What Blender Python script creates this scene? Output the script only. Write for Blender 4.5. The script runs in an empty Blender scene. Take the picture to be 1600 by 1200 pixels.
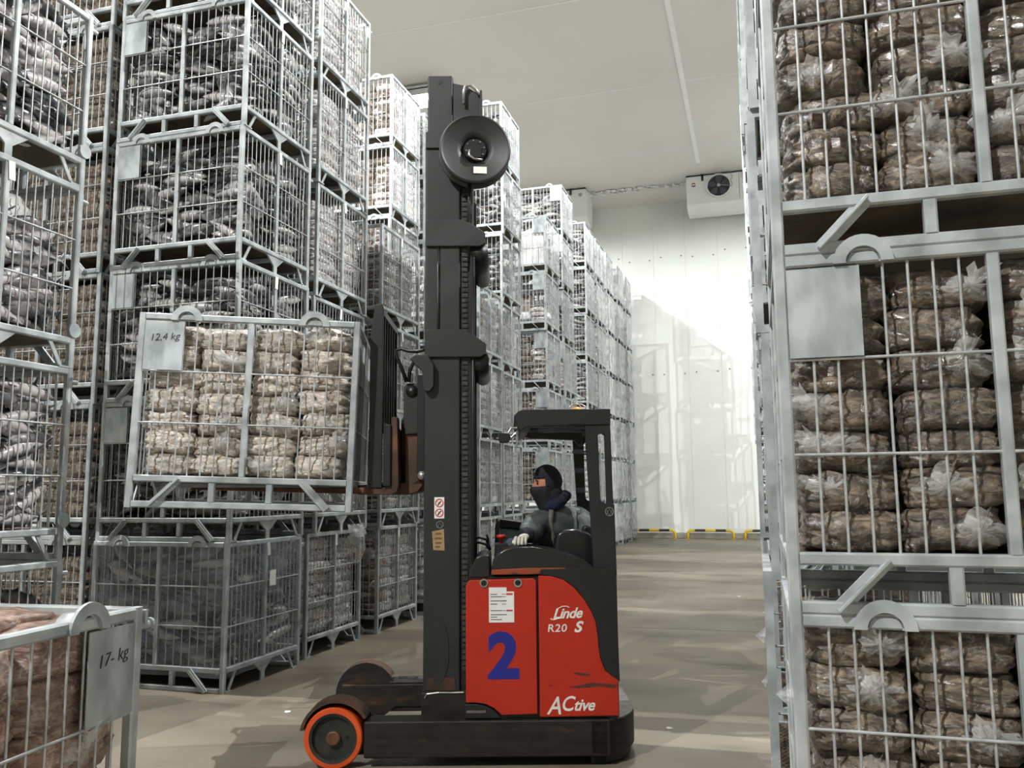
import bpy, math, random
from mathutils import Vector, Matrix, noise as mnoise

random.seed(7)
scene = bpy.context.scene
COL = scene.collection

# ------------------------------------------------------------------ camera
YAW, PITCH, ROLL, FPX, CAMH = 0.2855, 0.1258, -0.0080, 1307.16, 1.70
_fw = Vector((-math.sin(YAW) * math.cos(PITCH), math.cos(YAW) * math.cos(PITCH), math.sin(PITCH)))
_rt = Vector((math.cos(YAW), math.sin(YAW), 0))
_up = _rt.cross(_fw)
_r2 = math.cos(ROLL) * _rt + math.sin(ROLL) * _up
_u2 = -math.sin(ROLL) * _rt + math.cos(ROLL) * _up
cam_data = bpy.data.cameras.new('camera')
cam_data.sensor_width = 36.0
cam_data.lens = FPX * 36.0 / 1600.0
cam_data.clip_end = 200
cam = bpy.data.objects.new('camera', cam_data)
COL.objects.link(cam)
cam.matrix_world = Matrix(((_r2.x, _u2.x, -_fw.x, 0), (_r2.y, _u2.y, -_fw.y, 0), (_r2.z, _u2.z, -_fw.z, CAMH), (0, 0, 0, 1)))
scene.camera = cam

# ------------------------------------------------------------------ world, exposure
world = bpy.data.worlds.new('world')
scene.world = world
world.use_nodes = True
world.node_tree.nodes['Background'].inputs[0].default_value = (0.8, 0.86, 0.9, 1)
world.node_tree.nodes['Background'].inputs[1].default_value = 0.02
scene.view_settings.view_transform = 'Standard'
scene.view_settings.look = 'None'
scene.view_settings.exposure = 0.54
scene.view_settings.gamma = 1.0
scene.view_settings.use_curve_mapping = False
CEIL = 12.3
# hall lamps hung under the ceiling: x, y, watts
LAMPS = [(-8.25, 19.6, 1300), (8.0, 19.6, 2200), (-8.25, 6.0, 3200), (8.0, 6.0, 5600),
         (-5.5, -6.0, 5600), (-2.0, 11.5, 1900), (-17.0, 13.0, 6500), (13.0, 13.0, 1500)]  # last two are unseen lamps added to lift the ambient light

# ------------------------------------------------------------------ materials
MATS = {}


def nd(nt, kind, loc=None, **kw):
    n = nt.nodes.new(kind)
    for k, v in kw.items():
        if k.startswith('i_'):
            n.inputs[k[2:].replace('_', ' ')].default_value = v
        else:
            setattr(n, k, v)
    return n


def S(c):
    return tuple(((x / 255) / 12.92 if x / 255 <= 0.04045 else ((x / 255 + 0.055) / 1.055) ** 2.4) for x in c) + (1,)


def mat(name, c1, c2=None, scale=4.0, rough=0.5, metal=0.0, bump=0.0, bscale=None, stretch=(1, 1, 1), coat=0.0,
        detail=5.0, ramp=(0.35, 0.65), coords='pos', c3=None, c3pos=(0.62, 0.7), c3scale=3.0, rough2=None, seedrand=False):
    """noise-mixed principled material"""
    if name in MATS:
        return MATS[name]
    m = bpy.data.materials.new(name)
    m.use_nodes = True
    nt = m.node_tree
    b = nt.nodes['Principled BSDF']
    b.inputs['Roughness'].default_value = rough
    b.inputs['Metallic'].default_value = metal
    b.inputs['Coat Weight'].default_value = coat
    b.inputs['Coat Roughness'].default_value = 0.08
    if coords == 'pos':
        src = nd(nt, 'ShaderNodeNewGeometry').outputs['Position']
    else:
        src = nd(nt, 'ShaderNodeTexCoord').outputs['Object']
    mp = nd(nt, 'ShaderNodeMapping')
    mp.inputs['Scale'].default_value = stretch
    nt.links.new(src, mp.inputs['Vector'])
    nz = nd(nt, 'ShaderNodeTexNoise')
    nz.inputs['Scale'].default_value = scale
    nz.inputs['Detail'].default_value = detail
    nt.links.new(mp.outputs[0], nz.inputs['Vector'])
    rp = nd(nt, 'ShaderNodeValToRGB')
    rp.color_ramp.elements[0].position = ramp[0]
    rp.color_ramp.elements[1].position = ramp[1]
    rp.color_ramp.elements[0].color = S(c1)
    rp.color_ramp.elements[1].color = S(c2 or c1)
    nt.links.new(nz.outputs['Fac'], rp.inputs['Fac'])
    out = rp.outputs['Color']
    if c3:
        n3 = nd(nt, 'ShaderNodeTexNoise')
        n3.inputs['Scale'].default_value = c3scale
        n3.inputs['Detail'].default_value = 6
        nt.links.new(mp.outputs[0], n3.inputs['Vector'])
        r3 = nd(nt, 'ShaderNodeMapRange')
        r3.inputs['From Min'].default_value = c3pos[0]
        r3.inputs['From Max'].default_value = c3pos[1]
        nt.links.new(n3.outputs['Fac'], r3.inputs['Value'])
        mx = nd(nt, 'ShaderNodeMix', data_type='RGBA')
        nt.links.new(r3.outputs[0], mx.inputs['Factor'])
        nt.links.new(out, mx.inputs[6])
        mx.inputs[7].default_value = S(c3)
        out = mx.outputs[2]
    nt.links.new(out, b.inputs['Base Color'])
    if rough2 is not None:
        rr = nd(nt, 'ShaderNodeMapRange')
        rr.inputs['From Min'].default_value = 0.3
        rr.inputs['From Max'].default_value = 0.7
        rr.inputs['To Min'].default_value = rough
        rr.inputs['To Max'].default_value = rough2
        nt.links.new(nz.outputs['Fac'], rr.inputs['Value'])
        nt.links.new(rr.outputs[0], b.inputs['Roughness'])
    if bump:
        nb = nd(nt, 'ShaderNodeTexNoise')
        nb.inputs['Scale'].default_value = bscale or scale * 3
        nb.inputs['Detail'].default_value = 4
        nt.links.new(mp.outputs[0], nb.inputs['Vector'])
        bp = nd(nt, 'ShaderNodeBump')
        bp.inputs['Strength'].default_value = bump
        bp.inputs['Distance'].default_value = 0.02
        nt.links.new(nb.outputs['Fac'], bp.inputs['Height'])
        nt.links.new(bp.outputs[0], b.inputs['Normal'])
        nt.links.new(bp.outputs[0], b.inputs['Coat Normal'])
    MATS[name] = m
    return m


def fish_mat(name, back, belly, frost):
    m = bpy.data.materials.new(name)
    m.use_nodes = True
    nt = m.node_tree
    b = nt.nodes['Principled BSDF']
    at = nd(nt, 'ShaderNodeAttribute', attribute_name='back')
    g = nd(nt, 'ShaderNodeNewGeometry')
    nz = nd(nt, 'ShaderNodeTexNoise')
    nz.inputs['Scale'].default_value = 16
    nz.inputs['Detail'].default_value = 5
    nt.links.new(g.outputs['Position'], nz.inputs['Vector'])
    ad = nd(nt, 'ShaderNodeMath', operation='MULTIPLY_ADD')
    ad.inputs[1].default_value = 0.9
    nt.links.new(nz.outputs['Fac'], ad.inputs[0])
    nt.links.new(at.outputs['Fac'], ad.inputs[2])
    rp = nd(nt, 'ShaderNodeValToRGB')
    e = rp.color_ramp.elements
    e[0].position, e[0].color = 0.55, S(belly)
    e[1].position, e[1].color = 1.15 if False else 1.0, S(back)
    k = e.new(0.78)
    k.color = S(tuple((x + y) // 2 for x, y in zip(back, belly)))
    nt.links.new(ad.outputs[0], rp.inputs['Fac'])
    n2 = nd(nt, 'ShaderNodeTexNoise')
    n2.inputs['Scale'].default_value = 5
    n2.inputs['Detail'].default_value = 7
    nt.links.new(g.outputs['Position'], n2.inputs['Vector'])
    mr = nd(nt, 'ShaderNodeMapRange')
    mr.inputs['From Min'].default_value = 0.45
    mr.inputs['From Max'].default_value = 0.72
    mr.inputs['To Max'].default_value = 0.75
    nt.links.new(n2.outputs['Fac'], mr.inputs['Value'])
    mx = nd(nt, 'ShaderNodeMix', data_type='RGBA')
    nt.links.new(mr.outputs[0], mx.inputs['Factor'])
    nt.links.new(rp.outputs['Color'], mx.inputs[6])
    mx.inputs[7].default_value = S(frost)
    nt.links.new(mx.outputs[2], b.inputs['Base Color'])
    b.inputs['Roughness'].default_value = 0.38
    b.inputs['Coat Weight'].default_value = 0.3
    b.inputs['Coat Roughness'].default_value = 0.2
    bp = nd(nt, 'ShaderNodeBump')
    bp.inputs['Strength'].default_value = 0.35
    bp.inputs['Distance'].default_value = 0.01
    nt.links.new(nz.outputs['Fac'], bp.inputs['Height'])
    nt.links.new(bp.outputs[0], b.inputs['Normal'])
    MATS[name] = m
    return m


def film_mat(name, color, cover, rough=0.12, bscale=14.0, bump=0.6):
    """clear plastic film: part see-through, part pale glossy skin"""
    m = bpy.data.materials.new(name)
    m.use_nodes = True
    nt = m.node_tree
    b = nt.nodes['Principled BSDF']
    b.inputs['Base Color'].default_value = S(color)
    b.inputs['Roughness'].default_value = rough
    b.inputs['Coat Weight'].default_value = 0.6
    g = nd(nt, 'ShaderNodeNewGeometry')
    nz = nd(nt, 'ShaderNodeTexNoise')
    nz.inputs['Scale'].default_value = bscale * 0.5
    nz.inputs['Detail'].default_value = 5
    nz.inputs['Distortion'].default_value = 1.2
    nt.links.new(g.outputs['Position'], nz.inputs['Vector'])
    bp = nd(nt, 'ShaderNodeBump')
    bp.inputs['Strength'].default_value = bump
    bp.inputs['Distance'].default_value = 0.03
    nt.links.new(nz.outputs['Fac'], bp.inputs['Height'])
    nt.links.new(bp.outputs[0], b.inputs['Normal'])
    nt.links.new(bp.outputs[0], b.inputs['Coat Normal'])
    tr = nd(nt, 'ShaderNodeBsdfTransparent')
    mix = nd(nt, 'ShaderNodeMixShader')
    mr = nd(nt, 'ShaderNodeMapRange')
    mr.inputs['From Min'].default_value = 0.3
    mr.inputs['From Max'].default_value = 0.75
    mr.inputs['To Min'].default_value = cover * 0.45
    mr.inputs['To Max'].default_value = min(1.0, cover * 1.6)
    nt.links.new(nz.outputs['Fac'], mr.inputs['Value'])
    nt.links.new(mr.outputs[0], mix.inputs['Fac'])
    nt.links.new(tr.outputs[0], mix.inputs[1])
    nt.links.new(b.outputs[0], mix.inputs[2])
    nt.links.new(mix.outputs[0], nt.nodes['Material Output'].inputs['Surface'])
    MATS[name] = m
    return m


def emit_mat(name, color, strength):
    m = bpy.data.materials.new(name)
    m.use_nodes = True
    b = m.node_tree.nodes['Principled BSDF']
    b.inputs['Base Color'].default_value = S(color)
    b.inputs['Emission Color'].default_value = S(color)
    b.inputs['Emission Strength'].default_value = strength
    MATS[name] = m
    return m


def stripe_mat(name, ca, cb, period, axis=0):
    m = bpy.data.materials.new(name)
    m.use_nodes = True
    nt = m.node_tree
    b = nt.nodes['Principled BSDF']
    b.inputs['Roughness'].default_value = 0.45
    tc = nd(nt, 'ShaderNodeTexCoord')
    sp = nd(nt, 'ShaderNodeSeparateXYZ')
    nt.links.new(tc.outputs['Object'], sp.inputs[0])
    md = nd(nt, 'ShaderNodeMath', operation='PINGPONG')
    md.inputs[1].default_value = period
    nt.links.new(sp.outputs[axis], md.inputs[0])
    gt = nd(nt, 'ShaderNodeMath', operation='GREATER_THAN')
    gt.inputs[1].default_value = period / 2
    nt.links.new(md.outputs[0], gt.inputs[0])
    mx = nd(nt, 'ShaderNodeMix', data_type='RGBA')
    nt.links.new(gt.outputs[0], mx.inputs['Factor'])
    mx.inputs[6].default_value = S(ca)
    mx.inputs[7].default_value = S(cb)
    nt.links.new(mx.outputs[2], b.inputs['Base Color'])
    MATS[name] = m
    return m


GALV = mat('galvanised steel', (150, 156, 158), (186, 192, 193), scale=7, rough=0.48, metal=0.35, bump=0.05, bscale=60, rough2=0.6,
           c3=(118, 122, 122), c3pos=(0.6, 0.75), c3scale=4)
GALVP = mat('galvanised sheet', (150, 158, 160), (188, 196, 197), scale=9, rough=0.4, metal=0.4, stretch=(1, 1, 0.5), rough2=0.55,
            c3=(130, 134, 132), c3pos=(0.6, 0.8), c3scale=11)
WIRE = mat('galvanised wire', (158, 162, 163), (190, 194, 194), scale=20, rough=0.45, metal=0.35)
DECK = mat('stained plywood deck', (62, 54, 42), (104, 92, 66), scale=5, rough=0.8, c3=(38, 34, 30), c3pos=(0.5, 0.66), c3scale=2.5)


def bag_mat(name, dark, mid, light, plastic):
    """frozen fish seen through a wrinkled clear bag: streaky fish, fold glints painted pale, glossy skin"""
    m = bpy.data.materials.new(name)
    m.use_nodes = True
    nt = m.node_tree
    b = nt.nodes['Principled BSDF']
    g = nd(nt, 'ShaderNodeNewGeometry')
    oi = nd(nt, 'ShaderNodeObjectInfo')
    mp = nd(nt, 'ShaderNodeMapping')
    mp.inputs['Scale'].default_value = (1, 1, 2.6)
    nt.links.new(g.outputs['Position'], mp.inputs['Vector'])
    nz = nd(nt, 'ShaderNodeTexNoise')
    nz.inputs['Scale'].default_value = 13
    nz.inputs['Detail'].default_value = 6
    nz.inputs['Roughness'].default_value = 0.62
    nz.inputs['Distortion'].default_value = 0.8
    nt.links.new(mp.outputs[0], nz.inputs['Vector'])
    rp = nd(nt, 'ShaderNodeValToRGB')
    e = rp.color_ramp.elements
    e[0].position, e[0].color = 0.36, S(dark)
    e[1].position, e[1].color = 0.66, S(light)
    k = e.new(0.5)
    k.color = S(mid)
    nt.links.new(nz.outputs['Fac'], rp.inputs['Fac'])
    n2 = nd(nt, 'ShaderNodeTexNoise')
    n2.inputs['Scale'].default_value = 5.5
    n2.inputs['Detail'].default_value = 8
    n2.inputs['Roughness'].default_value = 0.7
    n2.inputs['Distortion'].default_value = 2.2
    nt.links.new(g.outputs['Position'], n2.inputs['Vector'])
    mr = nd(nt, 'ShaderNodeMapRange')
    mr.inputs['From Min'].default_value = 0.54
    mr.inputs['From Max'].default_value = 0.70
    mr.inputs['To Max'].default_value = 0.7
    nt.links.new(n2.outputs['Fac'], mr.inputs['Value'])
    mx = nd(nt, 'ShaderNodeMix', data_type='RGBA')
    nt.links.new(mr.outputs[0], mx.inputs['Factor'])
    nt.links.new(rp.outputs['Color'], mx.inputs[6])
    mx.inputs[7].default_value = S(plastic)
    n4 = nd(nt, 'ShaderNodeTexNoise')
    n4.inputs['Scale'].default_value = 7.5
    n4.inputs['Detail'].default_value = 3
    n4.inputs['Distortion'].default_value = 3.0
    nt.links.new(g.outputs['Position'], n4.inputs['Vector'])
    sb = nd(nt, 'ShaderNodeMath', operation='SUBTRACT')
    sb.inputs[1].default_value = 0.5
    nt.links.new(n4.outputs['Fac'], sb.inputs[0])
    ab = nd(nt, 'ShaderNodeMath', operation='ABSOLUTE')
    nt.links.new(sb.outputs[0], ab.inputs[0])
    cr = nd(nt, 'ShaderNodeMapRange')  # thin bright lines: plastic glints along creases, painted into the colour
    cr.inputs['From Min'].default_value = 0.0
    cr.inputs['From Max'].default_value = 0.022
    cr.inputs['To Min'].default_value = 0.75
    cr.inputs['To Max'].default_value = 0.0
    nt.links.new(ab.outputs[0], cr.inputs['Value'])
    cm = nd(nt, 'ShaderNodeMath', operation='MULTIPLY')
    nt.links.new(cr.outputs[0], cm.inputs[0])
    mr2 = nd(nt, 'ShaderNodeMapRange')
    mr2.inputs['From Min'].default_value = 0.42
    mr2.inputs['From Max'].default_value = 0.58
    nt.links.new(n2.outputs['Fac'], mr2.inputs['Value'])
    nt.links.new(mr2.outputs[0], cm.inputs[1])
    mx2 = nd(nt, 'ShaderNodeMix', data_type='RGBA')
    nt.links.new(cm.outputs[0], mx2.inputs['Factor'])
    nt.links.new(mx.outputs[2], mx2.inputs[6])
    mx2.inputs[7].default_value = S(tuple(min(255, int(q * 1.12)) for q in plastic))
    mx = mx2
    hs = nd(nt, 'ShaderNodeHueSaturation')
    vr = nd(nt, 'ShaderNodeMapRange')
    vr.inputs['To Min'].default_value = 0.78
    vr.inputs['To Max'].default_value = 1.18
    nt.links.new(oi.outputs['Random'], vr.inputs['Value'])
    nt.links.new(vr.outputs[0], hs.inputs['Value'])
    nt.links.new(mx.outputs[2], hs.inputs['Color'])
    nt.links.new(hs.outputs[0], b.inputs['Base Color'])
    b.inputs['Roughness'].default_value = 0.5
    b.inputs['Coat Weight'].default_value = 1.0
    b.inputs['Coat Roughness'].default_value = 0.16
    b.inputs['Coat IOR'].default_value = 1.7
    bp = nd(nt, 'ShaderNodeBump')
    bp.inputs['Strength'].default_value = 0.8
    bp.inputs['Distance'].default_value = 0.02
    nt.links.new(nz.outputs['Fac'], bp.inputs['Height'])
    nt.links.new(bp.outputs[0], b.inputs['Normal'])
    b2 = nd(nt, 'ShaderNodeBump')
    b2.inputs['Strength'].default_value = 1.0
    b2.inputs['Distance'].default_value = 0.06
    nt.links.new(n2.outputs['Fac'], b2.inputs['Height'])
    nt.links.new(b2.outputs[0], b.inputs['Coat Normal'])
    MATS[name] = m
    return m


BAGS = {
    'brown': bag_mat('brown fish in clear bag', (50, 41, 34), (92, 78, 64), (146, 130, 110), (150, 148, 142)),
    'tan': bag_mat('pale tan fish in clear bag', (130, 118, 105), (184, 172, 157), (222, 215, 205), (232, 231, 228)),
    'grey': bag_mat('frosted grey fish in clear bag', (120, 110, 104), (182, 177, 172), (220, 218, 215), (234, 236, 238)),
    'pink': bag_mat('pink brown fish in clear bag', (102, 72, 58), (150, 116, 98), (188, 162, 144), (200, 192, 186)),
    'white': mat('white cartons', (206, 206, 202), (232, 232, 230), scale=6, rough=0.6),
}
KNOT = film_mat('clear bag plastic', (232, 232, 230), 0.34, rough=0.1, bscale=22, bump=0.6)
FILM = film_mat('stretch film', (190, 198, 212), 0.17, rough=0.18, bscale=5, bump=1.0)
WRAP = film_mat('milky stretch wrap', (222, 226, 228), 0.62, bscale=6, bump=0.8)
FISHG = fish_mat('frosted grey fish skin', (44, 44, 47), (176, 174, 171), (196, 196, 196))
FISHD = fish_mat('dark silver fish skin', (28, 32, 40), (196, 192, 190), (176, 168, 166))
FISHS = {'grey': FISHG, 'dark': FISHD}
PAPER = mat('white paper', (224, 224, 220), (236, 236, 233), scale=8, rough=0.8)
INK = mat('black marker ink', (38, 40, 44), rough=0.7)
FLOORM = mat('worn concrete floor', (106, 98, 84), (135, 127, 112), scale=0.55, rough=0.42, rough2=0.6, bump=0.04, bscale=30, detail=9, stretch=(0.7, 1.4, 1),
             c3=(82, 75, 63), c3pos=(0.52, 0.74), c3scale=1.3)
WALLM = mat('white insulated panel', (214, 217, 213), (222, 225, 221), scale=0.6, rough=0.42)
CEILM = mat('white ceiling panel', (222, 221, 218), (228, 227, 224), scale=0.35, rough=0.55)
TRIMM = mat('light grey strip', (242, 241, 246), (246, 245, 249), scale=2, rough=0.4)
KERBM = mat('grey kerb', (136, 132, 122), (164, 160, 150), scale=3, rough=0.7)
FROST = mat('frost', (226, 226, 224), (240, 240, 240), scale=10, rough=0.9, bump=0.6, bscale=20)


# ------------------------------------------------------------------ mesh builder
class MB:
    def __init__(self):
        self.v = []
        self.f = []
        self.a = []

    def add(self, vs, fs, attr=None):
        o = len(self.v)
        self.v.extend(vs)
        self.f.extend([tuple(i + o for i in f) for f in fs])
        if attr is not None:
            self.a.extend(attr)
        return self

    def box(self, x0, x1, y0, y1, z0, z1):
        vs = [(x, y, z) for z in (z0, z1) for y in (y0, y1) for x in (x0, x1)]
        return self.add(vs, [(0, 2, 3, 1), (4, 5, 7, 6), (0, 1, 5, 4), (2, 6, 7, 3), (0, 4, 6, 2), (1, 3, 7, 5)])

    def tube(self, p, q, w, h=None, upv=(0, 0, 1), ch=0.16):
        """rectangular section with chamfered edges from p to q"""
        p, q = Vector(p), Vector(q)
        h = h or w
        d = (q - p).normalized()
        u = Vector(upv)
        if abs(d.dot(u)) > 0.95:
            u = Vector((0, 1, 0))
        s = d.cross(u).normalized()
        u = s.cross(d)
        a, b, c = w / 2, h / 2, min(w, h) * ch
        pr = [(-a + c, -b), (a - c, -b), (a, -b + c), (a, b - c), (a - c, b), (-a + c, b), (-a, b - c), (-a, -b + c)]
        vs = [tuple(e + s * x + u * y) for e in (p, q) for x, y in pr]
        fs = [(i, (i + 1) % 8, 8 + (i + 1) % 8, 8 + i) for i in range(8)]
        fs += [tuple(range(7, -1, -1)), tuple(range(8, 16))]
        return self.add(vs, fs)

    def cyl(self, p, q, r, n=6, r2=None, caps=True):
        p, q = Vector(p), Vector(q)
        d = (q - p).normalized()
        u = Vector((0, 0, 1)) if abs(d.z) < 0.9 else Vector((0, 1, 0))
        s = d.cross(u).normalized()
        u = s.cross(d)
        r2 = r if r2 is None else r2
        vs = []
        for e, rr in ((p, r), (q, r2)):
            for i in range(n):
                t = 2 * math.pi * i / n
                vs.append(tuple(e + s * (rr * math.cos(t)) + u * (rr * math.sin(t))))
        fs = [(i, (i + 1) % n, n + (i + 1) % n, n + i) for i in range(n)]
        if caps:
            fs += [tuple(range(n - 1, -1, -1)), tuple(range(n, 2 * n))]
        return self.add(vs, fs)

    def path(self, pts, r, n=8):
        pts = [Vector(p) for p in pts]
        rings = []
        prev = None
        for i, p in enumerate(pts):
            d = (pts[min(i + 1, len(pts) - 1)] - pts[max(i - 1, 0)]).normalized()
            u = prev if prev is not None else (Vector((0, 0, 1)) if abs(d.z) < 0.9 else Vector((0, 1, 0)))
            s = d.cross(u).normalized()
            u = s.cross(d).normalized()
            prev = u
            rings.append([tuple(p + s * (r * math.cos(2 * math.pi * k / n)) + u * (r * math.sin(2 * math.pi * k / n))) for k in range(n)])
        vs = [v for rg in rings for v in rg]
        fs = []
        for i in range(len(rings) - 1):
            for k in range(n):
                fs.append((i * n + k, i * n + (k + 1) % n, (i + 1) * n + (k + 1) % n, (i + 1) * n + k))
        fs.append(tuple(range(n - 1, -1, -1)))
        fs.append(tuple(range((len(rings) - 1) * n, len(rings) * n)))
        return self.add(vs, fs)

    def prism(self, poly, a0, a1, axis='y'):
        """poly in the plane across axis; y: (x,z), x: (y,z), z: (x,y)"""
        def P(a, b, c):
            return (a, c, b) if axis == 'y' else ((c, a, b) if axis == 'x' else (a, b, c))
        n = len(poly)
        vs = [P(a, b, a0) for a, b in poly] + [P(a, b, a1) for a, b in poly]
        fs = [(i, (i + 1) % n, n + (i + 1) % n, n + i) for i in range(n)]
        fs += [tuple(range(n - 1, -1, -1)), tuple(range(n, 2 * n))]
        return self.add(vs, fs)

    def ring(self, c, r0, r1, a0, a1, t0, t1, n=12, axis='y', closed=False):
        """annulus sector, extruded a0..a1 along axis"""
        def P(a, b, k):
            return (a, k, b) if axis == 'y' else ((k, a, b) if axis == 'x' else (a, b, k))
        vs = []
        for i in range(n + 1):
            t = t0 + (t1 - t0) * i / n
            cs, sn = math.cos(t), math.sin(t)
            for r in (r0, r1):
                for k in (a0, a1):
                    vs.append(P(c[0] + r * cs, c[1] + r * sn, k))
        fs = []
        for i in range(n):
            o, q = 4 * i, 4 * i + 4
            fs += [(o, q, q + 1, o + 1), (o + 2, o + 3, q + 3, q + 2), (o, o + 2, q + 2, q), (o + 1, q + 1, q + 3, o + 3)]
        if not closed:
            fs += [(0, 1, 3, 2), (4 * n, 4 * n + 2, 4 * n + 3, 4 * n + 1)]
        return self.add(vs, fs)

    def lathe(self, prof, n=32, axis='y', c=(0, 0, 0), caps=True):
        """prof: list of (radius, along-axis)"""
        vs = []
        for r, a in prof:
            for i in range(n):
                t = 2 * math.pi * i / n
                x, z = r * math.cos(t), r * math.sin(t)
                vs.append((c[0] + x, c[1] + a, c[2] + z) if axis == 'y' else ((c[0] + x, c[1] + z, c[2] + a) if axis == 'z' else (c[0] + a, c[1] + x, c[2] + z)))
        fs = []
        for j in range(len(prof) - 1):
            for i in range(n):
                fs.append((j * n + i, j * n + (i + 1) % n, (j + 1) * n + (i + 1) % n, (j + 1) * n + i))
        if caps:
            fs.append(tuple(range(n - 1, -1, -1)))
            fs.append(tuple(range((len(prof) - 1) * n, len(prof) * n)))
        return self.add(vs, fs)

    def tmpl(self, t, M, attr=None):
        vs, fs = t[0], t[1]
        self.add([tuple(M @ Vector(v)) for v in vs], fs, t[2] if len(t) > 2 else None)
        return self

    def mesh(self, name, m, smooth=False):
        me = bpy.data.meshes.new(name)
        me.from_pydata(self.v, [], self.f)
        if self.a:
            at = me.attributes.new('back', 'FLOAT', 'POINT')
            at.data.foreach_set('value', self.a)
        if m:
            me.materials.append(m)
        if smooth:
            me.polygons.foreach_set('use_smooth', [True] * len(me.polygons))
        me.update()
        import bmesh
        b = bmesh.new()
        b.from_mesh(me)
        bmesh.ops.recalc_face_normals(b, faces=b.faces)
        b.to_mesh(me)
        b.free()
        return me

    def build(self, name, m, parent=None, smooth=False, bevel=0, seg=2, sharp=None):
        o = link(name, self.mesh(name, m, smooth), parent)
        if bevel:
            md = o.modifiers.new('bevel', 'BEVEL')
            md.width = bevel
            md.segments = seg
            md.limit_method = 'ANGLE'
            md.angle_limit = 0.6
            if smooth is False:
                o.data.polygons.foreach_set('use_smooth', [True] * len(o.data.polygons))
                md.harden_normals = True
        elif sharp:
            o.data.set_sharp_from_angle(angle=sharp)
        return o


def link(name, data, parent=None, loc=None, rot=None, scale=None):
    o = bpy.data.objects.new(name, data)
    COL.objects.link(o)
    if parent is not None:
        o.parent = parent
    if loc is not None:
        o.location = loc
    if rot is not None:
        o.rotation_euler = rot
    if scale is not None:
        o.scale = scale
    return o


def tag(o, label, cat, group=None):
    o['label'] = label
    o['category'] = cat
    if group:
        o['group'] = group
    return o


def struct(o):
    o['kind'] = 'structure'
    return o


def stuff(o):
    o['kind'] = 'stuff'
    return o


def text_mesh(name, s, size, m, shear=0.0, offset=0.0, extrude=0.001, spacing=1.0):
    cu = bpy.data.curves.new('t', 'FONT')
    cu.body = s
    cu.size = size
    cu.shear = shear
    cu.offset = offset
    cu.extrude = extrude
    cu.space_character = spacing
    cu.align_x = 'CENTER'
    cu.align_y = 'CENTER'
    cu.resolution_u = 4
    o = bpy.data.objects.new('t', cu)
    me = bpy.data.meshes.new_from_object(o)
    me.name = name
    me.materials.clear()
    me.materials.append(m)
    bpy.data.objects.remove(o)
    bpy.data.curves.remove(cu)
    return me



# ------------------------------------------------------------------ the hall
XL, XR, YF, YB = -30.0, 16.0, -34.0, 29.6
struct(MB().box(XL, XR, YF, YB + 0.3, -0.2, 0).build('floor', FLOORM))
struct(MB().box(XL, XR, YF, YB + 0.3, CEIL, CEIL + 0.2).build('ceiling', CEILM))
struct(MB().box(XL - 0.2, XL, YF, YB + 0.3, 0, CEIL).build('wall_left', WALLM))
struct(MB().box(XR, XR + 0.2, YF, YB + 0.3, 0, CEIL).build('wall_right', WALLM))
struct(MB().box(XL, XR, YF - 0.2, YF, 0, CEIL).build('wall_front', WALLM))
PW, PX0, PX1 = 1.12, -8.94, 2.26
wb = MB().box(XL, PX0, YB, YB + 0.12, 0, CEIL).box(PX1, XR, YB, YB + 0.12, 0, CEIL).box(PX0, PX1, YB + 0.06, YB + 0.12, 0, CEIL)
wall_back = struct(wb.build('wall_back', WALLM))
pm = MB().box(-PW / 2 + 0.002, PW / 2 - 0.002, 0, 0.07, 0, CEIL).mesh('panel', WALLM)
boltm = MB().cyl((0, 0, 0), (0, -0.015, 0), 0.028, 8).mesh('bolt', mat('grey bolt head', (120, 122, 120), rough=0.5))
for i in range(10):
    x = PX0 + PW * (i + 0.5)
    link('panel', pm, wall_back, (x, YB, 0))
    for z in (5.75, 10.0 if i % 2 else 9.9):
        for dx in (-0.3, 0.42):
            if x > -6:
                link('bolt', boltm, wall_back, (x + dx, YB, z + 0.06 * math.sin(i)))
# coving between ceiling and wall, crusted with frost
struct(MB().prism([(YB, 11.95), (YB, CEIL), (YB - 0.75, CEIL), (YB - 0.62, CEIL - 0.08)], XL, XR, 'x').build('trim_1', CEILM))
fm = MB()
for i in range(260):
    x = random.uniform(-6.2, -1.6)
    r = random.uniform(0.03, 0.1) * (1.2 if x < -3.5 else 0.8)
    y = YB - 0.72 + random.uniform(-0.28, 0.1)
    fm.lathe([(r * 0.3, -r * 0.5), (r, -r * 0.3), (r * 0.8, 0.0), (r * 0.4, 0.02)], n=6, axis='z', c=(x, y, CEIL - 0.021))
fo = stuff(fm.build('frost_crust', FROST, smooth=True))
tag(fo, 'white frost crust along the ceiling edge left of the fan unit', 'frost')
# pale strip along the ceiling
struct(MB().box(-1.56, -1.44, 4, 27, CEIL - 0.02, CEIL).build('trim_2', TRIMM))
jm = MB()
for yy in (8.0, 12.4, 16.8, 21.2, 25.6):
    jm.box(XL, XR, yy - 0.012, yy + 0.012, CEIL - 0.012, CEIL)
struct(jm.build('trim_3', TRIMM))
struct(MB().box(XL, XR, YB - 0.14, YB, 0, 0.2).build('baseboard_back', KERBM, bevel=0.02))
# floor joint
struct(MB().box(-4.4, 0.05, 10.62, 10.635, 0, 0.0015).box(-4.4, 0.05, 16.1, 16.115, 0, 0.0015).build('trim_4', mat('floor joint filler', (92, 86, 74), (108, 100, 88), scale=3, rough=0.7)))


# lamps -----------------------------------------------------------
LENS = emit_mat('lit lamp lens', (245, 249, 255), 60.0)
HOUSE = mat('lamp housing', (196, 198, 200), rough=0.5)


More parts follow.
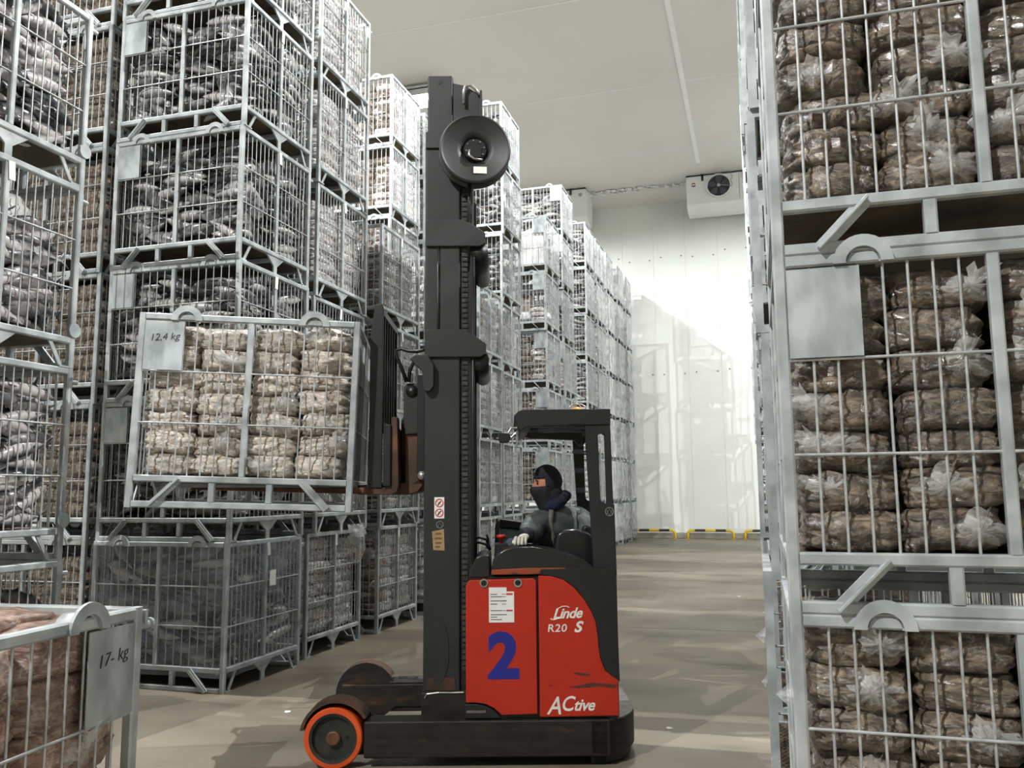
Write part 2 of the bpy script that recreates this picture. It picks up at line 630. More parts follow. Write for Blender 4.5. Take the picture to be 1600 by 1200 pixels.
def make_lamp(x, y, watts, label, k=1.0):
    e = tag(link('ceiling_lamp', None, None, (x, y, CEIL)), label, 'lamp', 'hall ceiling lamps')
    z0 = -0.34
    a, b, t = 0.42 * k, 0.24 * k, 0.02
    h = MB().box(-a, a, -b, b, z0 + 0.10 * k, z0 + 0.16 * k)
    # rim: its lower edge cuts the light off just under the horizontal
    for q in ((-a, a, b - t, b), (-a, a, -b, -b + t), (-a, -a + t, -b, b), (a - t, a, -b, b)):
        h.box(q[0], q[1], q[2], q[3], z0, z0 + 0.12 * k)
    h.build('housing', HOUSE, e)
    MB().box(-0.03, 0.03, -0.03, 0.03, z0 + 0.16 * k, 0.0).build('bracket', HOUSE, e)
    MB().box(-a + 0.05, a - 0.05, -b + 0.05, b - 0.05, z0 + 0.085 * k, z0 + 0.095 * k).build('lens', LENS, e)
    l = bpy.data.lights.new('lamp_light', 'POINT')
    l.energy = watts
    l.shadow_soft_size = 0.02
    l.color = (1.0, 0.998, 0.99)
    link('lamp_light', l, e, (0, 0, z0 + 0.036 * k))
    return e


for i, (x, y, w) in enumerate(LAMPS):
    make_lamp(x, y, w, ['glaring hall lamp on the ceiling beside the top of the mast',
                        'hall lamp on the ceiling above the far right stacks',
                        'hall lamp on the ceiling above the near left stacks',
                        'hall lamp on the ceiling above the near right stacks',
                        'hall lamp on the ceiling behind the viewer',
                        'hall lamp on the ceiling over the middle of the aisle',
                        'unseen lamp added on the far left ceiling for ambient light',
                        'unseen lamp added on the far right ceiling for ambient light'][i], 1.6 if i == 0 else 1.0)

# evaporators -----------------------------------------------------
EVW = mat('white enamel casing', (224, 226, 226), (234, 236, 236), scale=1.5, rough=0.35)
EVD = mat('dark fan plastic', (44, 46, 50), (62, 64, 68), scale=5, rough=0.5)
STEEL = mat('bright steel', (150, 152, 154), (190, 192, 194), scale=8, rough=0.35, metal=0.7)
RED = mat('red print', (196, 40, 44), rough=0.5)
BLUE = mat('blue print', (44, 60, 140), rough=0.5)


def make_evaporator(x0, x1, label, fans, mark):
    e = tag(link('evaporator', None, None, ((x0 + x1) / 2, 28.1, 10.93)), label, 'cooling unit', 'ceiling cooling units')
    W2 = (x1 - x0) / 2
    y0, y1 = 0.0, 1.2
    MB().box(-W2, W2, y0, y1, 0.38, 1.33).build('casing', EVW, e, bevel=0.02)
    MB().prism([(y0 - 0.02, 0.41), (y0 - 0.02, 0.34), (y0 + 0.35, 0.2), (y1 - 0.1, 0.2), (y1, 0.36)], -W2, W2, 'x').build('drip_tray', EVW, e, bevel=0.01)
    for k in range(4):
        xx = -W2 + 0.55 + k * (2 * W2 - 1.1) / 3
        MB().box(xx - 0.04, xx + 0.04, -0.03, 0.25, 1.14, 1.37).build('hanger', EVD, e)
    MB().box(-W2, W2, -0.03, 0.05, 1.32, 1.35).build('top_shadow_line', EVD, e)  # dark strip stands in for the shadow line under the ceiling
    for fx in fans:
        cx, cz = fx - (x0 + x1) / 2, 0.90
        ring = MB().ring((cx, cz), 0.37, 0.41, -0.10, 0.0, 0, 2 * math.pi, 32, 'y', True).build('fan_ring', EVW, e)
        fan = MB().cyl((cx, -0.005, cz), (cx, 0.0, cz), 0.37, 28).build('fan_back', EVD, e)
        bl = MB()
        for k in range(5):
            t = k * 2 * math.pi / 5 + 0.4
            p = [(0.08, -0.05), (0.2, -0.13), (0.35, -0.12), (0.36, 0.06), (0.2, 0.08), (0.08, 0.04)]
            vs = []
            for a, b in p:
                vs.append((cx + a * math.cos(t) - b * math.sin(t), -0.05 - 0.12 * b, cz + a * math.sin(t) + b * math.cos(t)))
            vs += [(x, y + 0.008, z) for x, y, z in vs]
            bl.add(vs, [(0, 1, 2, 3, 4, 5), (11, 10, 9, 8, 7, 6)] + [(i, (i + 1) % 6, 6 + (i + 1) % 6, 6 + i) for i in range(6)])
        bl.build('fan_blades', mat('fan blade', (70, 74, 80), rough=0.4), fan)
        MB().cyl((cx, -0.12, cz), (cx, 0.0, cz), 0.06, 14).build('hub', STEEL, fan)
        MB().cyl((cx, -0.115, cz), (cx + 0.4, -0.1, cz - 0.06), 0.012, 6).build('spoke', STEEL, fan)
        pts = [(cx + 0.42 + 0.03 * math.sin(k * 1.3), -0.03, cz + 0.34 - 0.05 * k + 0.04 * math.sin(k * 2.1)) for k in range(9)]
        MB().path(pts, 0.008, 6).build('conduit', KERBM, e)
        MB().box(cx + 0.66, cx + 0.675, -0.006, 0, 0.36, 1.26).build('seam', KERBM, e)
    if mark:
        mx, mz = -W2 + 0.25, 1.03
        MB().ring((mx, mz), 0.035, 0.075, -0.008, 0, 0.3, 2.9, 10).build('printed_mark', RED, e)
        MB().ring((mx, mz), 0.035, 0.075, -0.008, 0, 3.4, 6.0, 10).build('printed_mark', BLUE, e)
    else:
        MB().cyl((W2 - 0.2, -0.02, 1.12), (W2 - 0.2, 0, 1.12), 0.07, 14).build('round_port', STEEL, e)
    return e


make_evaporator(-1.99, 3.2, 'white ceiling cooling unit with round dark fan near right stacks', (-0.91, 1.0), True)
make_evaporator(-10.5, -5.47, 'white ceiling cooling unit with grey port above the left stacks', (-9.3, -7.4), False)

# hoop barriers ---------------------------------------------------
HOOP = stripe_mat('yellow and black paint', (206, 176, 40), (40, 38, 34), 0.34)
for (xa, xb), lab in (((-4.25, -2.84), 'yellow black floor hoop by the wall beside the left stacks'),
                      ((-2.42, -0.92), 'middle yellow black floor hoop by the far wall'),
                      ((-0.55, 0.95), 'yellow black floor hoop by the wall partly behind right stacks')):
    w = xb - xa
    e = tag(link('hoop_barrier', None, None, ((xa + xb) / 2, 29.22, 0)), lab, 'barrier', 'floor hoops along the far wall')
    pts = [(-w / 2, 0, 0), (-w / 2, 0, 0.16)]
    for k in range(1, 6):
        t = math.pi - k * math.pi / 10
        pts.append((-w / 2 + 0.13 + 0.13 * math.cos(t), 0, 0.16 + 0.13 * math.sin(t)))
    pts += [(-x, y, z) for x, y, z in reversed(pts)]
    MB().path(pts, 0.045, 10).build('tube', HOOP, e, smooth=True)
    for sx in (-1, 1):
        MB().box(sx * w / 2 - 0.07, sx * w / 2 + 0.07, -0.07, 0.07, 0, 0.012).build('foot_plate', mat('yellow paint', (200, 168, 40), rough=0.5), e)

# ------------------------------------------------------------------ wire cages
CW, CD, CH = 1.4337, 1.2184, 1.2671
TB = 0.044
FZ = 0.165           # underside of the floor rail
HW, HD = CW / 2, CD / 2
ZT = CH - TB         # underside of the top rail
ZP = FZ + TB         # panel bottom
wz = [ZP + (ZT - ZP) * k / 3 for k in (1, 2)]

M_POST = MB().tube((0, 0, 0), (0, 0, CH), TB).mesh('corner_post', GALV)
M_RW = MB().tube((-HW + TB, 0, 0), (HW - TB, 0, 0), TB).mesh('rail', GALV)
M_RD = MB().tube((0, -HD + TB, 0), (0, HD - TB, 0), TB).mesh('rail', GALV)
M_MID = MB().tube((0, 0, ZP), (0, 0, ZT), TB * 0.9).mesh('mid_post', GALV)
M_STUB = MB().tube((0, 0, TB), (0, 0, FZ), TB).mesh('foot_stub', GALV)
M_BRACE = MB().tube((-0.085, 0, 0.015), (0.085, 0, FZ + 0.025), 0.012, 0.055, upv=(0, 1, 0)).tube((-0.085, 0.02, 0.015), (0.085, 0.02, FZ + 0.025), 0.05, 0.01, upv=(0, 1, 0)).mesh('brace', GALV)
M_BAR = MB().cyl((0, 0, ZP), (0, 0, ZT), 0.0052, 6, caps=False).mesh('vertical_bar', WIRE, True)
M_WW = MB().cyl((-HW + TB, 0, 0), (HW - TB, 0, 0), 0.006, 6, caps=False).mesh('cross_wire', WIRE, True)
M_WD = MB().cyl((0, -HD + TB, 0), (0, HD - TB, 0), 0.006, 6, caps=False).mesh('cross_wire', WIRE, True)
M_DECK = MB().box(-HW + TB * 0.6, HW - TB * 0.6, -HD + TB * 0.6, HD - TB * 0.6, FZ + 0.012, ZP - 0.004).mesh('deck', DECK)
M_BEAM = MB().tube((-HW + TB, 0, FZ - 0.02), (HW - TB, 0, FZ - 0.02), TB).mesh('deck_beam', GALV)
# corner foot on the fork side (x face): gusset plate with a slanted brace
M_CFOOT = MB().tube((0, 0.075, 0.012), (0, 0.175, FZ + 0.01), 0.03, 0.012, upv=(1, 0, 0)).box(-0.02, 0.02, 0.0, 0.095, 0.0, 0.012).mesh('corner_foot', GALV)
M_MFOOT = MB().prism([(-0.15, FZ + 0.004), (-0.028, 0.075), (-0.028, 0.0), (0.028, 0.0), (0.028, 0.075), (0.15, FZ + 0.004)], -0.008, 0.008, 'x').mesh('middle_foot', GALV)
M_LUG = MB().ring((0, 0), 0.058, 0.1, -0.014, 0.0, 0, math.pi, 14).ring((0, 0), 0.052, 0.062, 0.0, 0.09, 0, math.pi, 14).mesh('stacking_lug', GALV)
M_PLATE = MB().box(0, 0.247, -0.004, 0.0, wz[1] + 0.006, ZT - 0.008).mesh('weight_plate', GALVP)
M_TAG = MB().box(-0.001, 0.001, -0.024, 0.024, -0.1, 0.02).mesh('paper_tag', PAPER)
M_LATCH = MB().cyl((0, -0.03, 0), (0, 0.05, 0), 0.016, 10).tube((0, 0.0, -0.03), (0, 0.0, 0.05), 0.012, 0.03).mesh('latch', GALV)
M_PIN = MB().cyl((-0.01, 0, 0), (0.06, 0, 0), 0.017, 12).cyl((0.06, 0, 0), (0.075, 0, 0), 0.024, 12).box(0.015, 0.03, -0.02, 0.02, 0.0, 0.06).mesh('latch', GALV)
M_DISC = MB().cyl((0, 0, 0), (0.012, 0, 0), 0.05, 16).mesh('pivot_disc', GALV)

BX = [-HW + TB + (HW - TB * 1.5) * k / 8 for k in range(1, 8)]
BX += [-x for x in reversed(BX)]
BY = [-HD + TB + (HD - TB * 1.5) * k / 8 for k in range(1, 8)]
BY += [-y for y in reversed(BY)]


def wires_mesh(faces, bars=True):
    b = MB()
    for f in faces:
        if f in 'FB':
            y = (-HD if f == 'F' else HD) + (TB / 2 if f == 'F' else -TB / 2)
            for x in BX:
                b.cyl((x, y, ZP), (x, y, ZT), 0.005, 4, caps=False)
            for z in wz:
                b.cyl((-HW + TB, y, z), (HW - TB, y, z), 0.006, 4, caps=False)
        else:
            x = (HW if f == 'R' else -HW) + (-TB / 2 if f == 'R' else TB / 2)
            for y in BY:
                b.cyl((x, y, ZP), (x, y, ZT), 0.005, 4, caps=False)
            for z in wz:
                b.cyl((x, -HD + TB, z), (x, HD - TB, z), 0.006, 4, caps=False)
    return b


MESHC = {}


def rear_mesh(faces):
    if faces not in MESHC:
        MESHC[faces] = wires_mesh(faces).mesh('wire_mesh', WIRE)
    return MESHC[faces]


def cage_root(center, rot, label, cat='cage', group=None):
    return tag(link('wire_cage', None, None, center, rot), label, cat, group)


def near_cage(center, rot, label, faces='FR', plate='left', tags=True, discs=False, pins=False, group='stacked wire cages', writing=None):
    """cage with every piece its own object; faces: which sides get single bars"""
    e = cage_root(center, rot, label, group=group)
    for sx in (-1, 1):
        for sy in (-1, 1):
            link('corner_post', M_POST, e, (sx * (HW - TB / 2), sy * (HD - TB / 2), 0))
            link('corner_foot', M_CFOOT, e, (sx * (HW - TB / 2), sy * (HD - TB * 0.6), 0), (0, 0, math.pi if sy > 0 else 0))
    for sy in (-1, 1):
        y = sy * (HD - TB / 2)
        link('top_rail', M_RW, e, (0, y, CH - TB / 2))
        link('floor_rail', M_RW, e, (0, y, FZ + TB / 2))
        link('base_rail', M_RW, e, (0, y, TB / 2))
        link('mid_post', M_MID, e, (0, y, 0))
        for x in (-HW + 0.535, HW - 0.535):
            link('foot_stub', M_STUB, e, (x, y, 0))
        for sx in (-1, 1):
            link('brace', M_BRACE, e, (sx * (HW - 0.245), sy * (HD + 0.007), 0), (0, 0, math.pi) if sy * sx > 0 and sy > 0 or (sx > 0 and sy < 0) else None)
            if sy < 0 or 'B' in faces:
                link('stacking_lug', M_LUG, e, (sx * (HW - 0.305), sy * HD, CH - TB), (0, 0, 0 if sy < 0 else math.pi))
    for sx in (-1, 1):
        x = sx * (HW - TB / 2)
        link('top_rail', M_RD, e, (x, 0, CH - TB / 2))
        link('floor_rail', M_RD, e, (x, 0, FZ + TB / 2))
        link('mid_post', M_MID, e, (x, 0, 0))
        link('middle_foot', M_MFOOT, e, (x, 0, 0))
    link('deck', M_DECK, e)
    link('deck_beam', M_BEAM, e)
    rest = ''.join(f for f in 'FRBL' if f not in faces)
    if rest:
        stuff(link('wire_mesh', rear_mesh(rest), e))
    for f in faces:
        if f in 'FB':
            y = (-1 if f == 'F' else 1) * (HD - TB / 2)
            for i, x in enumerate(BX):
                link('vertical_bar', M_BAR, e, (x, y, 0))
            for z in wz:
                link('cross_wire', M_WW, e, (0, y - 0.009 * (1 if f == 'F' else -1), z))
        else:
            x = (1 if f == 'R' else -1) * (HW - TB / 2)
            for y in BY:
                link('vertical_bar', M_BAR, e, (x, y, 0))
            for z in wz:
                link('cross_wire', M_WD, e, (x + 0.009 * (1 if f == 'R' else -1), 0, z))
    if plate:
        p = link('weight_plate', M_PLATE, e, (-HW + TB if plate == 'left' else HW - TB - 0.247, -HD + TB / 2 - 0.017, 0))
        if writing:
            t = link('handwriting', text_mesh('handwriting', writing, 0.066, INK, shear=0.25, offset=-0.001, spacing=1.0), p, (0.125, -0.006, ZT - 0.115), (math.pi / 2, -0.10, 0))
            stuff(t)
    if tags and 'R' in faces:
        link('paper_tag', M_TAG, e, (HW + 0.004, random.uniform(-0.02, 0.02), ZT - 0.01), (random.uniform(-0.15, 0.15), 0, 0))
    if 'R' in faces:
        link('latch', M_LATCH, e, (HW - TB / 2, HD, CH - 0.09))
    if pins:
        link('latch', M_PIN, e, (HW, -HD + TB / 2, CH - 0.075))
        link('latch', M_PIN, e, (HW, HD - TB / 2, CH - 0.075))
    if discs:
        link('pivot_disc', M_DISC, e, (HW, HD - TB / 2, ZP + 0.05))
    return e


# plainer cage for the far stacks: frame, deck and wire in three meshes
def far_frame(lugs=True):
    b = MB()
    t = TB / 2
    for sx in (-1, 1):
        for sy in (-1, 1):
            x, y = sx * (HW - t), sy * (HD - t)
            b.box(x - t, x + t, y - t, y + t, 0, CH)
            b.prism([(y - sy * 0.16, FZ), (y - sy * 0.13, FZ), (y - sy * 0.05, 0), (y - sy * 0.08, 0)], x - 0.012, x + 0.012, 'x')
        x = sx * (HW - t)
        b.box(x - t, x + t, -HD + TB, HD - TB, ZT, CH)
        b.box(x - t, x + t, -HD + TB, HD - TB, FZ, ZP)
        b.box(x - t, x + t, -t, t, ZP, ZT)
        b.prism([(-0.15, FZ), (-0.028, 0.075), (-0.028, 0), (0.028, 0), (0.028, 0.075), (0.15, FZ)], x - 0.008, x + 0.008, 'x')
    for sy in (-1, 1):
        y = sy * (HD - t)
        b.box(-HW + TB, HW - TB, y - t, y + t, ZT, CH)
        b.box(-HW + TB, HW - TB, y - t, y + t, FZ, ZP)
        b.box(-HW + TB, HW - TB, y - t, y + t, 0, TB)
        b.box(-t, t, y - t, y + t, ZP, ZT)
        for x in (-HW + 0.535, HW - 0.535):
            b.box(x - t, x + t, y - t, y + t, TB, FZ)
    for sx in (-1, 1):
        b.tube((sx * (HW - 0.16), -HD - 0.005, 0.015), (sx * (HW - 0.33), -HD - 0.005, FZ + 0.025), 0.012, 0.055, upv=(0, 1, 0))
        b.ring((sx * (HW - 0.305), CH - TB), 0.058, 0.1, -HD - 0.012, -HD + 0.05, 0, math.pi, 10)
    return b


M_FFRAME = far_frame().mesh('frame', GALV)
M_FWIRE = wires_mesh('FRBL').mesh('wire_mesh', WIRE)
M_PLATER = MB().box(HW - TB - 0.247, HW - TB, -HD, -HD + 0.004, wz[1], ZT).mesh('weight_plate', GALVP)


def wrap_mesh(seed, faces='FR'):
    b = MB()
    n = 14
    for f in faces:
        vs = []
        for j in range(n + 1):
            for i in range(n + 1):
                s, q = i / n * 2 - 1, j / n
                w = 0.012 + 0.022 * mnoise.noise(Vector((s * 3 + seed * 7, q * 4, seed))) + 0.012 * abs(mnoise.noise(Vector((s * 9, q * 11 + seed, 3))))
                z = ZP - 0.08 + q * (CH - ZP + 0.06)
                vs.append((s * HW, -HD - w, z) if f == 'F' else (HW + w, s * HD, z))
        fs = [(j * (n + 1) + i, j * (n + 1) + i + 1, (j + 1) * (n + 1) + i + 1, (j + 1) * (n + 1) + i) for j in range(n) for i in range(n)]
        b.add(vs, fs)
    return b


M_WRAPS = [wrap_mesh(k).mesh('plastic_wrap', WRAP, True) for k in range(3)]


def far_cage(center, rot, label, group='stacked wire cages', plate=False, wrap=False, tags=True):
    e = cage_root(center, rot, label, group=group)
    link('frame', M_FFRAME, e)
    stuff(link('wire_mesh', M_FWIRE, e))
    link('deck', M_DECK, e)
    if plate:
        link('weight_plate', M_PLATER, e)
    if tags:
        link('paper_tag', M_TAG, e, (HW + 0.004, 0, ZT - 0.01))
    if wrap:
        link('plastic_wrap', random.choice(M_WRAPS), e)
    return e


ORD = ['bottom', 'second', 'third', 'fourth', 'fifth', 'sixth', 'top']
CAGES = []   # (key, level, center, rotz, content, faces)


def column(key, xr, y0, levels, content, desc, near=False, rot=0.0, start=0, xleft=False, jit=0.02, faces='FR', plates=None, **kw):
    """a stack; xr = x of its corridor side, y0 = y of its front"""
    top = levels - 1
    for k in range(start, levels):
        c = content[k] if isinstance(content, (list, tuple)) else content
        jx, jy = (random.uniform(-jit, jit), random.uniform(-jit, jit)) if jit else (0, 0)
        cx = xr + (HW if xleft else -HW) + jx
        ctr = (cx, y0 + HD + jy, k * CH)
        rz = rot + random.uniform(-0.008, 0.008) * (1 if jit else 0)
        lab = 'grey wire cage of %s, %s level, %s' % (c[1], ORD[k] if k < 6 else 'seventh', desc)
        if near:
            if plates is not None:
                kw['plate'] = plates.get(k)
            e = near_cage(ctr, (0, 0, rz), lab, faces=faces, **kw)
        else:
            e = far_cage(ctr, (0, 0, rz), lab, **kw)
        CAGES.append(dict(key=key, level=k, ctr=ctr, rot=rz, content=c[0], near=near, desc=desc, obj=e, lv=ORD[k] if k < 6 else 'seventh'))


FI, BG = ('fish', 'whole fish'), ('bag', 'bagged fish')
WH = ('white', 'white cartons')
AX, AY = -4.4258, 6.3611
column('A', AX, AY, 6, [FI] * 6, 'stack behind the lifted cage', near=True, jit=0.008, plates={1: 'left', 2: 'left', 3: 'left', 4: 'left', 5: 'left'})
column('B', -4.5, 7.87, 6, [BG] * 6, 'stack just right of the lifted cage', near=True, jit=0.03, faces='R')
column('C', -4.46, 9.41, 4, [BG] * 4, 'four-high stack just left of the mast', near=True, jit=0.02, faces='FR')
column('D', -4.47, 10.95, 4, [BG] * 4, 'four-high stack behind the mast')
column('P', -4.24, 12.62, 4, [BG] * 4, 'four-high stack just right of the mast')
column('G', -4.3, 14.12, 7, [BG] * 4 + [FI] * 3, 'tall stack right of the hose reel')
column('E', -4.2, 17.0, 6, [BG] * 5 + [WH], 'six-high stack above the driver', plate=True)
column('H', -4.2, 18.62, 7, [BG] * 4 + [FI] * 3, 'tall stack behind the white cartons', plate=True)
column('F', -4.24, 21.56, 7, [BG, BG, BG, FI, FI, FI, FI], 'stack above the orange beacon')
column('I', -4.22, 23.1, 7, [BG] * 7, 'fourth stack from the far wall')
column('J', -4.2, 24.62, 7, [BG] * 7, 'third stack from the far wall', wrap=True)
column('K', -4.14, 26.14, 7, [BG] * 7, 'second stack from the far wall', wrap=True)
column('L', -4.08, 27.66, 7, [BG] * 7, 'last stack before the far wall', wrap=True)
column('Q', -5.8, 12.6, 7, [BG] * 7, 'second-row stack under the glaring lamp')
column('S', -5.85, 14.15, 7, [BG] * 7, 'second-row stack left of the mast top')
column('U', -5.98, 7.92, 5, [BG] * 5, 'hidden second-row stack behind the lifted cage')
column('V', -5.98, 9.45, 4, [BG] * 4, 'hidden second-row stack behind the load guard')
column('W', -5.98, 10.98, 4, [BG] * 4, 'hidden second-row stack behind the mast')
column('X', -7.55, 6.45, 6, [BG] * 6, 'dim third-row stack far left')
column('M', -7.55, 7.98, 5, [BG] * 5, 'dim third-row stack behind the far left')
column('O', -9.1, 6.5, 5, [BG] * 5, 'dim fourth-row stack at the left edge')
column('Y', AX - CW - 0.13, AY + 0.03, 6, [BG] * 6, 'dark stack between the two left fish stacks', near=True, faces='F', jit=0.01)
column('Z', -4.42, 4.54 - CD, 4, [FI] * 4, 'nearest left stack at the picture edge', near=True, faces='FR', jit=0.01, discs=True)
column('R', 0.0782, 3.1232, 4, [BG] * 4, 'nearest right stack', near=True, faces='FL', xleft=True, jit=0.0, plates={1: 'left'})
rdesc = ['second', 'third', 'fourth', 'fifth', 'sixth', 'seventh', 'eighth', 'ninth', 'tenth']
for i, (yy, dx, n) in enumerate(((4.66, -0.06, 4), (6.2, -0.02, 5), (7.75, -0.07, 6), (9.3, -0.03, 7), (11.0, -0.1, 7), (12.8, -0.02, 7), (15.6, -0.12, 7), (19.0, -0.06, 7), (23.5, -0.02, 7))):
    column('T%d' % i, 0.08 + dx, yy, n, [BG] * n, '%s stack along the right row' % rdesc[i], xleft=True, jit=0.03, tags=False)

# the cage on the forks
LR, LT = 0.3892, 0.0339
LB = Vector((-2.5686, 5.004, 1.562))
Rm = Matrix.Rotation(LR, 3, 'Z') @ Matrix.Rotation(LT, 3, 'Y')
LCTR = LB + Rm @ Vector((-HW, HD, 0))
lift = near_cage(LCTR, (0, LT, LR), 'lifted grey wire cage of tan bagged fish on the truck forks', faces='FR', writing='12,4 kg')
CAGES.append(dict(key='L0', level=0, ctr=tuple(LCTR), rot=LR, tilt=LT, content='bag', near=True, desc='cage lifted on the forks', obj=lift, lv='lifted'))
# the cage in the near left corner
NR = math.pi / 2 + 0.076
NB = Vector((-2.29, 2.76, 0))
NCTR = NB - Matrix.Rotation(NR, 3, 'Z') @ Vector((HW, -HD, 0))
ncage = near_cage(NCTR, (0, 0, NR), 'low grey wire cage of pinkish bagged fish in the near left corner', faces='FR', plate='right', tags=False, writing='17- kg', pins=True)
CAGES.append(dict(key='N', level=0, ctr=tuple(NCTR), rot=NR, content='bag', near=True, desc='near left corner cage', obj=ncage, lv='corner'))

# film round the bottom cage of the stack behind the lifted cage
for c in CAGES:
    if c['key'] == 'A' and c['level'] == 0:
        MBF = wrap_mesh(9)
        MBF.build('plastic_film', FILM, c['obj'], smooth=True)
        link('paper_tag', MB().box(-0.001, 0.001, -0.05, 0.05, -0.09, 0.05).mesh('paper_tag', PAPER), c['obj'], (HW + 0.05, 0.02, 0.93))
# hanging plastic on the second stack

# ------------------------------------------------------------------ what the cages hold
def fish_template(seed, n=10):
    """spindle body along x, length 1, with tail and fins; third item: 1 on the back, 0 on the belly"""
    rnd = random.Random(seed)
    st = [(-0.5, 0.006, 0), (-0.47, 0.03, 0), (-0.42, 0.062, 0), (-0.34, 0.098, 0), (-0.22, 0.128, 0), (-0.08, 0.14, 0), (0.06, 0.128, 0),
          (0.18, 0.098, 0), (0.28, 0.062, 0), (0.36, 0.03, 0), (0.41, 0.018, 0)]
    bend = rnd.uniform(-0.10, 0.10)
    vs, fs, at = [], [], []
    for x, r, _ in st:
        zc = bend * (x * x * 4 - 0.4) * 0.5
        for k in range(n):
            t = 2 * math.pi * k / n
            h = r * (1.0 if math.sin(t) > 0 else 0.92)
            w = r * 0.72
            j = 1 + rnd.uniform(-0.05, 0.05)
            vs.append((x, w * math.cos(t) * j, zc + h * math.sin(t) * j))
            at.append(0.5 + 0.5 * math.sin(t))
    for i in range(len(st) - 1):
        for k in range(n):
            fs.append((i * n + k, i * n + (k + 1) % n, (i + 1) * n + (k + 1) % n, (i + 1) * n + k))
    fs.append(tuple(range(n - 1, -1, -1)))
    fs.append(tuple(range((len(st) - 1) * n, len(st) * n)))
    zt = bend * 0.15

    def fin(pts, th):
        o = len(vs)
        m = len(pts)
        for s in (-1, 1):
            for (x, y, z) in pts:
                vs.append((x, y + s * th, z))
                at.append(0.9)
        fs.append(tuple(range(o, o + m)))
        fs.append(tuple(range(o + 2 * m - 1, o + m - 1, -1)))
        for i in range(m):
            fs.append((o + i, o + (i + 1) % m, o + m + (i + 1) % m, o + m + i))
    fin([(0.385, 0, zt + 0.012), (0.5, 0, zt + 0.125), (0.475, 0, zt + 0.05), (0.445, 0, zt), (0.475, 0, zt - 0.05), (0.5, 0, zt - 0.125), (0.385, 0, zt - 0.012)], 0.004)
    fin([(-0.12, 0, 0.12), (-0.02, 0, 0.2), (0.0, 0, 0.165), (0.08, 0, 0.11)], 0.004)
    fin([(0.12, 0, 0.1), (0.2, 0, 0.15), (0.22, 0, 0.075)], 0.004)
    fin([(0.12, 0, -0.09), (0.2, 0, -0.14), (0.22, 0, -0.07)], 0.004)
    fin([(-0.22, 0.085, -0.01), (-0.06, 0.12, -0.05), (-0.2, 0.09, -0.05)], 0.004)
    return vs, fs, at


def bag_template(seed, n=11, amp=1.35, sq=4.6):
    """unit pillow, extents -0.5..0.5"""
    vs, fs = [], []
    idx = {}
    off = Vector((seed * 3.1, seed * 1.7, seed * 5.3))

    def vert(p):
        key = tuple(round(c, 4) for c in p)
        if key in idx:
            return idx[key]
        v = Vector(p)
        s = (abs(v.x) ** sq + abs(v.y) ** sq + abs(v.z) ** sq) ** (-1 / sq)
        q = v * s * 0.5
        rid = mnoise.noise(Vector((q.x * 4, q.y * 4, q.z * 9)) + off)
        fine = mnoise.noise(q * 11 + off)
        crease = abs(mnoise.noise(q * 6 + off * 2))
        d = 1 + amp * (0.07 * rid + 0.035 * fine - 0.10 * max(0, 0.12 - crease))
        q = q * d
        q.x += 0.05 * amp * mnoise.noise(Vector((q.z * 5, 0, seed)))
        q.z += 0.07 * amp * mnoise.noise(Vector((q.x * 2.2, q.y * 2, seed * 2.2)))
        idx[key] = len(vs)
        vs.append(tuple(q))
        return idx[key]
    g = [math.tan((i / n * 2 - 1) * 0.25 * math.pi) for i in range(n + 1)]
    for ax in range(3):
        for sg in (-1, 1):
            for i in range(n):
                for j in range(n):
                    quad = []
                    for a, b in ((i, j), (i + 1, j), (i + 1, j + 1), (i, j + 1)):
                        p = [0, 0, 0]
                        p[ax] = sg
                        p[(ax + 1) % 3] = g[a]
                        p[(ax + 2) % 3] = g[b]
                        quad.append(vert(p))
                    fs.append(tuple(quad) if sg > 0 else tuple(reversed(quad)))
    return vs, fs


def knot_template(seed):
    rnd = random.Random(seed)
    n = 18
    vs = [(0, -0.035, 0)]
    for k in range(n):
        t = 2 * math.pi * k / n
        r = 0.035 + 0.008 * (k % 2)
        vs.append((r * math.cos(t), -0.012 - 0.018 * (k % 2), r * math.sin(t)))
    for k in range(n):
        t = 2 * math.pi * k / n
        r = 0.085 + rnd.uniform(-0.02, 0.025)
        vs.append((r * math.cos(t), 0.006 + 0.022 * (k % 2), r * 0.6 * math.sin(t)))
    fs = [(0, 1 + k, 1 + (k + 1) % n) for k in range(n)]
    fs += [(1 + k, 1 + n + k, 1 + n + (k + 1) % n, 1 + (k + 1) % n) for k in range(n)]
    # gathered tail
    o = len(vs)
    m = 9
    a = rnd.uniform(0.3, 2.8)
    vs.append((0, -0.03, 0))
    for k in range(m):
        t = a + (k / (m - 1) - 0.5) * 1.5
        r = rnd.uniform(0.06, 0.1)
        vs.append((r * math.cos(t), -0.035 - 0.02 * (k % 2), r * math.sin(t)))
    fs += [(o, o + 1 + k, o + 2 + k) for k in range(m - 1)]
    return vs, fs


FISH_T = [fish_template(k) for k in range(5)]
FISH_LO = [fish_template(k + 9, 6) for k in range(3)]
BAG_T = [bag_template(k) for k in range(7)]
BAG_LO = [bag_template(k + 20, 5, 1.5) for k in range(5)]
CORE_T = bag_template(50, 4, 0.6, 8)


def tmesh(name, t, m):
    b = MB()
    b.add(t[0], t[1], t[2] if len(t) > 2 else None)
    return b.mesh(name, m, True)


M_FISH = {k: [tmesh('fish', t, FISHS[k]) for t in FISH_T] for k in FISHS}
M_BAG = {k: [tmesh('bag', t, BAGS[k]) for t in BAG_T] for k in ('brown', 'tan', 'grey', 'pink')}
M_KNOT = [tmesh('knot', knot_template(k), KNOT) for k in range(4)]


